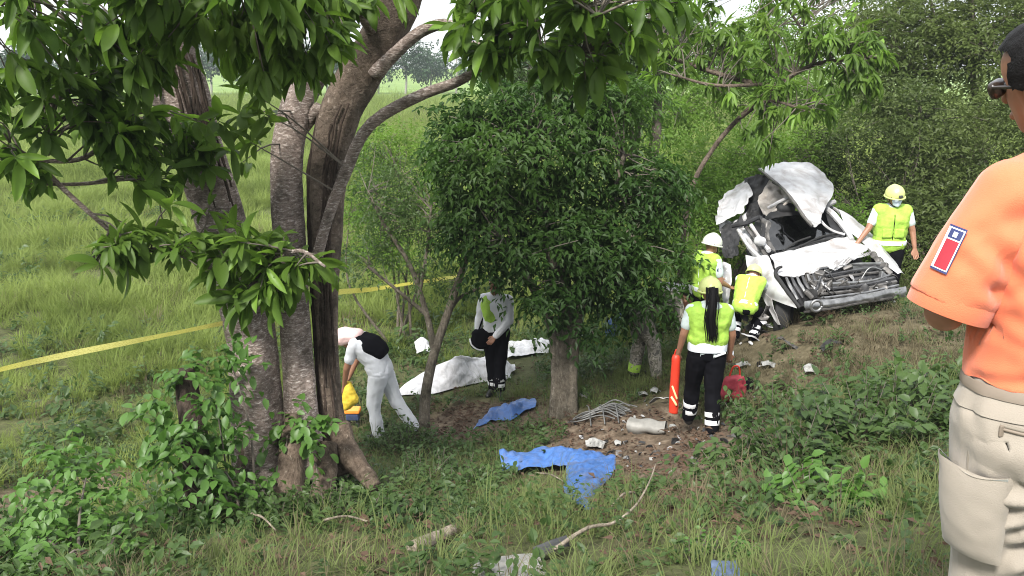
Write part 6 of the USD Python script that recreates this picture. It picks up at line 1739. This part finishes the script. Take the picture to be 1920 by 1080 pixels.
# ---------------------------------------------------------------- things lying about
M_tarp = soiled('blue_tarpaulin', (0.042, 0.105, 0.28), (0.13, 0.12, 0.11), 0.4)
M_sheet = soiled('white_plastic_sheet', (0.50, 0.50, 0.52), (0.42, 0.41, 0.39), 0.6)
M_tape = look('yellow_barrier_tape', {
    'u': ('uvmap', {'attribute': 'st'}), 'um': ('mapping', {'scale': (9, 3.2, 1)}), 'w': ('noise_texture', {'scale': 2.0, 'detail': 3}), 'rp': ('rgb_ramp', {'ramp': [(0.36, (0.20, 0.19, 0.07)), (0.44, (0.42, 0.40, 0.13)), (0.6, (0.52, 0.50, 0.20))]}),
    'p': ('principled_bsdf', {'roughness': 0.4, 'specular_ior_level': 0.4}), 't': ('translucent_bsdf', {'color': (0.75, 0.68, 0.12)}), 'm': ('mix_closure', {'fac': 0.3})},
    [('u.UV', 'um.vector'), ('um.vector', 'w.vector'), ('w.fac', 'rp.fac'), ('rp.color', 'p.base_color'), ('p.BSDF', 'm.closure1'), ('t.BSDF', 'm.closure2')], 'm.closure')
M_greysheet = plain('grey_bent_sheet', (0.17, 0.165, 0.15), rough=0.6, vary=0.3, scale=6)
M_wood = bark('weathered_wood', (0.13, 0.11, 0.09), (0.30, 0.26, 0.21), (0.46, 0.42, 0.36), stretch=(30, 30, 30))
M_rod = plain('grey_rod_metal', (0.13, 0.13, 0.125), rough=0.5, vary=0.4, metallic=0.4)
M_paper = plain('dirty_white_paper', (0.22, 0.22, 0.21), rough=0.8, vary=0.3, scale=20)


def cloth(rows, lifts, amp=0.03, scale=5, seed=0, up=9, thick=0.004):
    pts = []
    for r, l in zip(rows, lifts):
        line = []
        for (px, py), h in zip(r, l):
            g = on_ground(px, py)
            line.append([g[0], g[1], g[2] + h])
        pts.append(line)
    return crumpled(None, up=up, amp=amp, scale=scale, seed=seed, pts=pts, thick=thick)


# white sheet over a low mound
bp = [(746, 744), (775, 742), (812, 741), (850, 731), (888, 722), (925, 716), (958, 712)]
rows = [[], [], [], [], []]
hs = [.03, .16, .30, .42, .30, .34, .05]
for (px, py), h in zip(bp, hs):
    g = on_ground(px, py)
    for k, (dy, q) in enumerate(((0, .02), (.07, .45), (.22, .92), (.40, 1.0), (.85, .03))):
        rows[k].append([g[0] + (.0 if k < 3 else .06), g[1] + dy, ground(g[0], g[1] + dy) + h * q + .015])
s_ = obj('white_sheet', crumpled(None, up=9, amp=0.022, scale=4, seed=3, pts=rows, thick=.004), M_sheet, smooth=True)
tag(s_, 'long white sheet draped over a low mound beside the standing man', 'sheet')
s_ = obj('white_cloth', cloth([[(948, 655), (975, 652), (1005, 650), (1030, 652)], [(950, 665), (978, 662), (1006, 660), (1030, 662)], [(952, 676), (980, 672), (1008, 668), (1028, 668)]], [[.10] * 4, [.22] * 4, [.06] * 4], .03, 6, 7), M_sheet, smooth=True)
tag(s_, 'white cloth on the grass between the standing man and the bushy tree trunk', 'cloth')
s_ = obj('white_cloth', cloth([[(778, 668), (792, 664), (806, 662)], [(782, 676), (794, 674), (808, 672)]], [[.25, .30, .2], [.12, .15, .1]], .03, 7, 9, 6), M_sheet, smooth=True)
tag(s_, 'small crumpled white cloth in the grass beyond the end of the white sheet', 'cloth')

s_ = obj('blue_tarpaulin', cloth([[(935, 868), (975, 866), (1015, 862), (1050, 862), (1085, 868), (1120, 874), (1152, 882)],
                                  [(937, 880), (975, 880), (1015, 874), (1050, 872), (1085, 880), (1120, 886), (1153, 892)],
                                  [(942, 892), (978, 894), (1015, 890), (1052, 888), (1088, 896), (1122, 902), (1150, 905)]],
                                 [[.14, .13, .14, .15, .14, .14, .12], [.18, .16, .17, .19, .19, .18, .16], [.07, .08, .08, .09, .12, .12, .10]], .030, 7, 11), M_tarp, smooth=True)
tag(s_, 'crumpled blue tarpaulin nearest us, one corner trailing down the slope', 'tarpaulin')
tc = obj('trailing_corner', cloth([[(1062, 892), (1095, 894), (1125, 898), (1150, 902)], [(1060, 916), (1090, 918), (1120, 922), (1140, 920)], [(1058, 940), (1080, 944), (1104, 950), (1118, 942)], [(1082, 958), (1090, 966), (1100, 974), (1112, 966)]],
                                  [[.16, .17, .17, .13], [.11, .17, .15, .10], [.08, .14, .14, .10], [.05, .08, .08, .05]], .028, 7, 12), M_tarp, s_, smooth=True)
s_ = obj('blue_tarpaulin', cloth([[(905, 788), (930, 776), (950, 772), (975, 760), (1000, 756)], [(897, 796), (925, 784), (955, 781), (982, 768), (1005, 762)], [(887, 806), (925, 793), (958, 791), (985, 776), (1004, 770)]],
                                 [[.05, .08, .08, .08, .06], [.05, .13, .16, .12, .10], [.02, .04, .04, .05, .04]], .035, 7, 13), M_tarp, smooth=True)
tag(s_, 'small crumpled blue tarpaulin on the dirt between the sapling and the bushy tree', 'tarpaulin')
s_ = obj('blue_bundle', cloth([[(1128, 640), (1140, 630), (1154, 620), (1170, 612)], [(1132, 648), (1144, 640), (1158, 630), (1172, 622)], [(1136, 654), (1150, 648), (1164, 640), (1174, 632)]], [[.25] * 4, [.38] * 4, [.16] * 4], .04, 7, 14), plain('navy_tarpaulin', (0.03, 0.075, 0.23), rough=0.5, vary=0.3), smooth=True)
tag(s_, 'dark blue cloth bundle in the undergrowth right of the bushy tree trunk', 'bundle')
s_ = obj('blue_rag', cloth([[(1330, 1068), (1355, 1062), (1380, 1070)], [(1332, 1080), (1356, 1076), (1384, 1082)], [(1334, 1094), (1358, 1092), (1384, 1094)]], [[.03] * 3, [.06] * 3, [.01] * 3], .025, 16, 15, 6), plain('faded_blue_rag', (0.06, 0.085, 0.14), rough=0.8, vary=0.3), smooth=True)
tag(s_, 'faded blue rag in the grass at the bottom of the slope', 'rag')


def ribbon(points, width, n=60, sag=0.0, twist=0.0, seed=0):
    c = curve(points, n)
    s = np.linspace(0, 1, n)
    c[:, 2] -= sag * 4 * s * (1 - s)
    tg = unit(np.gradient(c, axis=0))
    a = twist * np.sin(s * 9 + seed) + 0.25
    up_ = np.array([0, 0, 1.0]) * np.cos(a)[:, None] + unit(np.cross(tg, [0, 0, 1.0])) * np.sin(a)[:, None]
    v = np.empty((2 * n, 3)); v[0::2] = c - up_ * width / 2; v[1::2] = c + up_ * width / 2
    i = np.arange(n - 1) * 2
    uv = np.stack([np.repeat(s * 8, 2), np.tile([0, 1], n)], 1)
    return v, np.stack([i, i + 2, i + 3, i + 1], 1), uv


v, f, uv = ribbon(px_line([(-160, 736, 6.3), (0, 693, 6.6), (130, 664, 6.85), (270, 636, 7.05), (418, 606, 7.15)]), 0.05, 70, 0.0, 0.35)
tag(obj('barrier_tape', (v, f), M_tape, uv=uv), 'yellow barrier tape stretched from the big tree to the left edge', 'tape')
v, f, uv = ribbon(px_line([(560, 556, 8.2), (640, 547, 9.6), (700, 542, 11.2), (785, 529, 13.6), (860, 518, 15)]), 0.062, 60, 0.0, 0.3, 2)
tag(obj('barrier_tape', (v, f), M_tape, uv=uv), 'yellow barrier tape running behind the big tree through the bushes', 'tape')

# coil of bent rods and a curled grey sheet beside the bushy tree
t = thing('bent_rods', 'bundle of bent grey metal rods on the bare earth by the bushy tree', 'rods')
rng = np.random.default_rng(91)
for k in range(13):
    a = on_ground(1068 + 3 * k + rng.uniform(-8, 8), 794 - 1.4 * k + rng.uniform(-3, 3)); b_ = on_ground(1118 + 5 * k, 801 - 2.2 * k + rng.uniform(-4, 3)); c_ = on_ground(1150 + 2.8 * k + rng.uniform(-10, 10), 792 - 1.8 * k + rng.uniform(-3, 3))
    pts = [a + [0, 0, .03], (a + b_) / 2 + [-.02, .04, .05 + .02 * (k % 4)], (a * .25 + c_ * .75) + [0, .08, .07 + .025 * (k % 3)], c_ + [.04, 0, .06]]
    obj('rod', tube(curve(pts, 16), .0085, 6, .05, k), M_rod, t, smooth=True)
for k in range(3):
    a, b_ = on_ground(1100 + 24 * k, 772 - k), on_ground(1108 + 26 * k, 803 - 3 * k)
    obj('cross_rod', tube(curve([a + [0, 0, .08], (a + b_) / 2 + [0, 0, .14], b_ + [0, 0, .03]], 8), .008, 6), M_rod, t, smooth=True)
def curl(u, w):
    p0, p1 = on_ground(1182, 812) + [0, .06, .055], on_ground(1250, 815) + [0, .05, .05]
    ax = unit(p1 - p0); e1 = unit(np.cross(ax, [0, 0, 1.0])); e2 = np.cross(e1, ax)
    ang = -1.6 + 5.0 * w
    r = .075 * (1.30 - .40 * u) + .012 * np.sin(3 * ang + 2 * u) + .010 * np.sin(11 * u + ang)
    return p0 + (p1 - p0) * u[..., None] + e1 * (r * np.cos(ang))[..., None] + e2 * (r * np.sin(ang))[..., None]
p0, f0 = sheet_of(14, 20, curl)
s_ = obj('curled_sheet', (np.vstack([p0, p0 * 1.0 + [0, 0, -.004]]), np.vstack([f0, f0[:, ::-1] + len(p0)])), M_greysheet, smooth=True)
tag(s_, 'curled pale grey sheet lying on the earth at the feet of the ponytailed rescuer', 'sheet')

# torn off white panels left of the rescuers
t = thing('torn_panel', 'torn white car panel lying against the bushy tree, left of the rescuers', 'car panel')
obj('skin', crumpled([[(1226, 527, 11.0), (1250, 529, 10.95), (1278, 532, 10.9), (1304, 536, 10.85)], [(1230, 536, 10.9), (1254, 542, 10.85), (1280, 546, 10.8), (1306, 550, 10.75)], [(1238, 544, 10.85), (1258, 552, 10.8), (1282, 554, 10.75), (1304, 556, 10.7)]], amp=.02, seed=41), M_paint, t, smooth=28)
obj('lower_lip', crumpled([[(1246, 557, 10.8), (1268, 558, 10.75), (1296, 558, 10.7)], [(1250, 570, 10.75), (1270, 572, 10.7), (1290, 568, 10.66)]], amp=.02, seed=42), M_paint, t, smooth=28)
obj('bracket', bar([(1250, 545, 10.87), (1262, 560, 10.85), (1266, 600, 10.85)], .015, 6), M_steel, t, smooth=True)

# bent sheet, plank, log and sticks on the slope near us
t = thing('bent_sheet', 'bent pale metal sheet standing up from the grass at the bottom edge', 'metal sheet')
def gp(px, py, h):
    g = on_ground(px, py); return [g[0], g[1], g[2] + h]
obj('upright', crumpled(None, up=6, amp=.012, scale=9, seed=51, pts=[[gp(888, 1062, .06), gp(892, 1062, .07), gp(899, 1066, .05)], [gp(886, 1084, .03), gp(898, 1084, .03), gp(912, 1086, .02)], [gp(886, 1110, .0), gp(902, 1110, .01), gp(926, 1110, .01)]]), M_greysheet, t, smooth=28)
obj('flat', crumpled(None, up=6, amp=.012, scale=9, seed=52, pts=[[gp(916, 1062, .04), gp(960, 1056, .05), gp(1010, 1050, .05)], [gp(922, 1084, .03), gp(966, 1078, .04), gp(1016, 1070, .04)], [gp(930, 1106, .02), gp(980, 1100, .02), gp(1030, 1090, .02)]]), M_greysheet, t, smooth=28)
s_ = obj('dark_plank', crumpled(None, up=6, amp=.008, scale=9, seed=53, thick=.02, pts=[[gp(1000, 1050, .06), gp(1030, 1042, .07), gp(1062, 1032, .07)], [gp(1006, 1062, .05), gp(1036, 1053, .06), gp(1068, 1042, .06)]]), M_greyplast, smooth=28)
tag(s_, 'short dark plank lying beside the bent metal sheet', 'plank')
s_ = obj('fallen_branch', tube(curve([gp(1040, 1062, .10), gp(1100, 1028, .12), gp(1150, 1010, .10), gp(1190, 985, .13), gp(1214, 960, .20), gp(1226, 945, .30)], 30), np.linspace(.012, .004, 30), 7, .25, 3), M_wood, smooth=True)
tag(s_, 'pale dry branch curving up the slope below the blue tarpaulin', 'branch')
s_ = obj('pale_log', tube(curve([gp(776, 1044, .05), gp(812, 1028, .06), gp(848, 1008, .05)], 18), np.linspace(.045, .036, 18), 10, .14, 5), M_wood, smooth=True)
tag(s_, 'short pale log in the weeds in front of the tarpaulin', 'log')
for k, (a, b_, lab) in enumerate((((202, 1066), (246, 1030), 'thin pale stick at the lower left corner'), ((1005, 905), (1060, 932), 'thin twig under the edge of the blue tarpaulin'), ((470, 985), (520, 1030), 'thin stick in front of the big tree roots'),
                                 ((1190, 948), (1146, 985), 'side shoot of dry wood crossing the pale dry branch'), ((610, 1000), (690, 1012), 'grey stick lying right of the tree roots'))):
    s_ = obj('stick', tube(curve([gp(*a, .10), gp((a[0] + b_[0]) / 2, (a[1] + b_[1]) / 2, .15), gp(*b_, .13)], 10), np.linspace(.010, .005, 10), 6, .15, k), M_wood, smooth=True)
    tag(s_, lab, 'stick')

# scraps
rng = np.random.default_rng(93)
scraps = [(1116, 840, .11, 'crumpled white scrap alone on the bare earth above the tarpaulin'), (1158, 836, .05, 'tiny white scrap right of the crumpled white scrap'), (1096, 748, .08, 'white scrap at the foot of the bushy tree trunk'),
          (1226, 738, .07, 'white scrap left of the red striped bag'), (1262, 806, .05, 'small pale scrap by the end of the curled grey sheet'), (1392, 692, .09, 'white scrap right of the ponytailed rescuer'), (1440, 690, .08, 'pale scrap on the dry slope under the car'),
          (1520, 700, .10, 'pale splinter on the dry slope in the middle'), (1622, 772, .12, 'pale scrap among the leaves of the right shrub'), (1205, 745, .06, 'small scrap of car trim beside the bushy tree')]
for px, py, sz, lab in scraps:
    g = on_ground(px, py)
    m = place(crumpled(None, up=4, amp=.03 * sz / .1, scale=14, seed=int(px), pts=np.array([[[-1, -.5, 0], [0, -.6, .3], [1, -.4, 0]], [[-.9, .1, .3], [0, .1, .6], [.9, .2, .3]], [[-.8, .6, 0], [0, .7, .2], [.8, .6, 0]]]) * sz), g + [0, 0, .03], (0, 0, rng.uniform(0, 3)))
    tag(obj('paper_scrap', m, M_paper, smooth=28), lab, 'scrap')
g = on_ground(1374, 752)
t = thing('red_bag', 'red and black carrier bag on the ground right of the ponytailed rescuer', 'bag', loc=g)
obj('pouch', wrinkle(chain([[((-.08, 0, .08), .08), ((.08, 0, .10), .08), ((-.06, 0, .24), .05), ((.06, 0, .26), .05)]], .02, 3), .01, 12, 3), plain('dark_red_cloth', (0.30, 0.03, 0.045), rough=.7, vary=.3), t, smooth=True)
obj('side', wrinkle(chain([[((.13, .02, .10), .09), ((.16, .02, .22), .05)]], .02, 3), .01, 12, 4), C_BLACK, t, smooth=True)
obj('handle', tube(curve([(-.06, 0, .28), (-.02, 0, .40), (.04, 0, .40), (.06, 0, .29)], 12), .010, 6), C_RED, t, smooth=True)
# loose bits of the car on the earth around it
n = 0
for px, py, lab in ((1300, 740, 'dark plastic splinter on the bare earth'), (1240, 760, 'grey metal splinter behind the curled sheet'), (1410, 640, 'white splinter under the torn side of the car'), (1480, 650, 'grey splinter under the smashed car front'), (1355, 660, 'bent grey strip beside the legs of the leaning rescuer'), (1560, 660, 'black splinter on the dry grass below the bumper beam')):
    g = on_ground(px, py)
    m = place(crumpled(None, up=4, amp=.02, scale=9, seed=n + 200, pts=[[[-.14, 0, 0], [0, .02, .03], [.15, 0, 0]], [[-.12, .07, .02], [.01, .08, .06], [.13, .06, .02]]]), g + [0, 0, .05], (rng.uniform(-.5, .5), rng.uniform(-.5, .5), rng.uniform(0, 3)))
    tag(obj('car_splinter', m, [M_greyplast, M_metal, M_paint, M_steel, M_metal, M_rubber][n], smooth=25), lab, 'splinter'); n += 1

# crumbs of glass, trim and plastic trodden into the earth
rng = np.random.default_rng(97)
prot = [place(crumpled(None, up=2, amp=.01, scale=20, seed=k + 400, pts=np.array([[[-1, -.5, 0], [0, -.6, .2], [1, -.4, 0]], [[-.9, .5, .2], [0, .6, .3], [.9, .4, .1]]]) * q), (0, 0, .012), (.2 * k, .15 * k, 0)) for k, q in enumerate((.020, .028, .036, .016, .04))]
zone = DIRT[0].union(patch_poly([(1180, 740), (1250, 690), (1420, 620), (1480, 640), (1420, 720), (1400, 800), (1200, 790)]))
x0, y0, x1, y1 = zone.bounds
xx, yy = rng.uniform(x0, x1, 300), rng.uniform(y0, y1, 300)
inside = shapely.contains_xy(zone, xx, yy)
xx, yy = xx[inside], yy[inside]
scatter('wreck_crumbs', prot, [M_paint, M_greyplast, M_steel, M_paper, M_rubber], np.stack([xx, yy, ground(xx, yy) + .012], 1), rng.uniform(.5, 1.5, len(xx)), rng.uniform(0, 6.28, len(xx)), tilt=rng.normal(0, .4, (len(xx), 2)), rng=rng, label='small crumbs of broken car scattered over the bare earth')
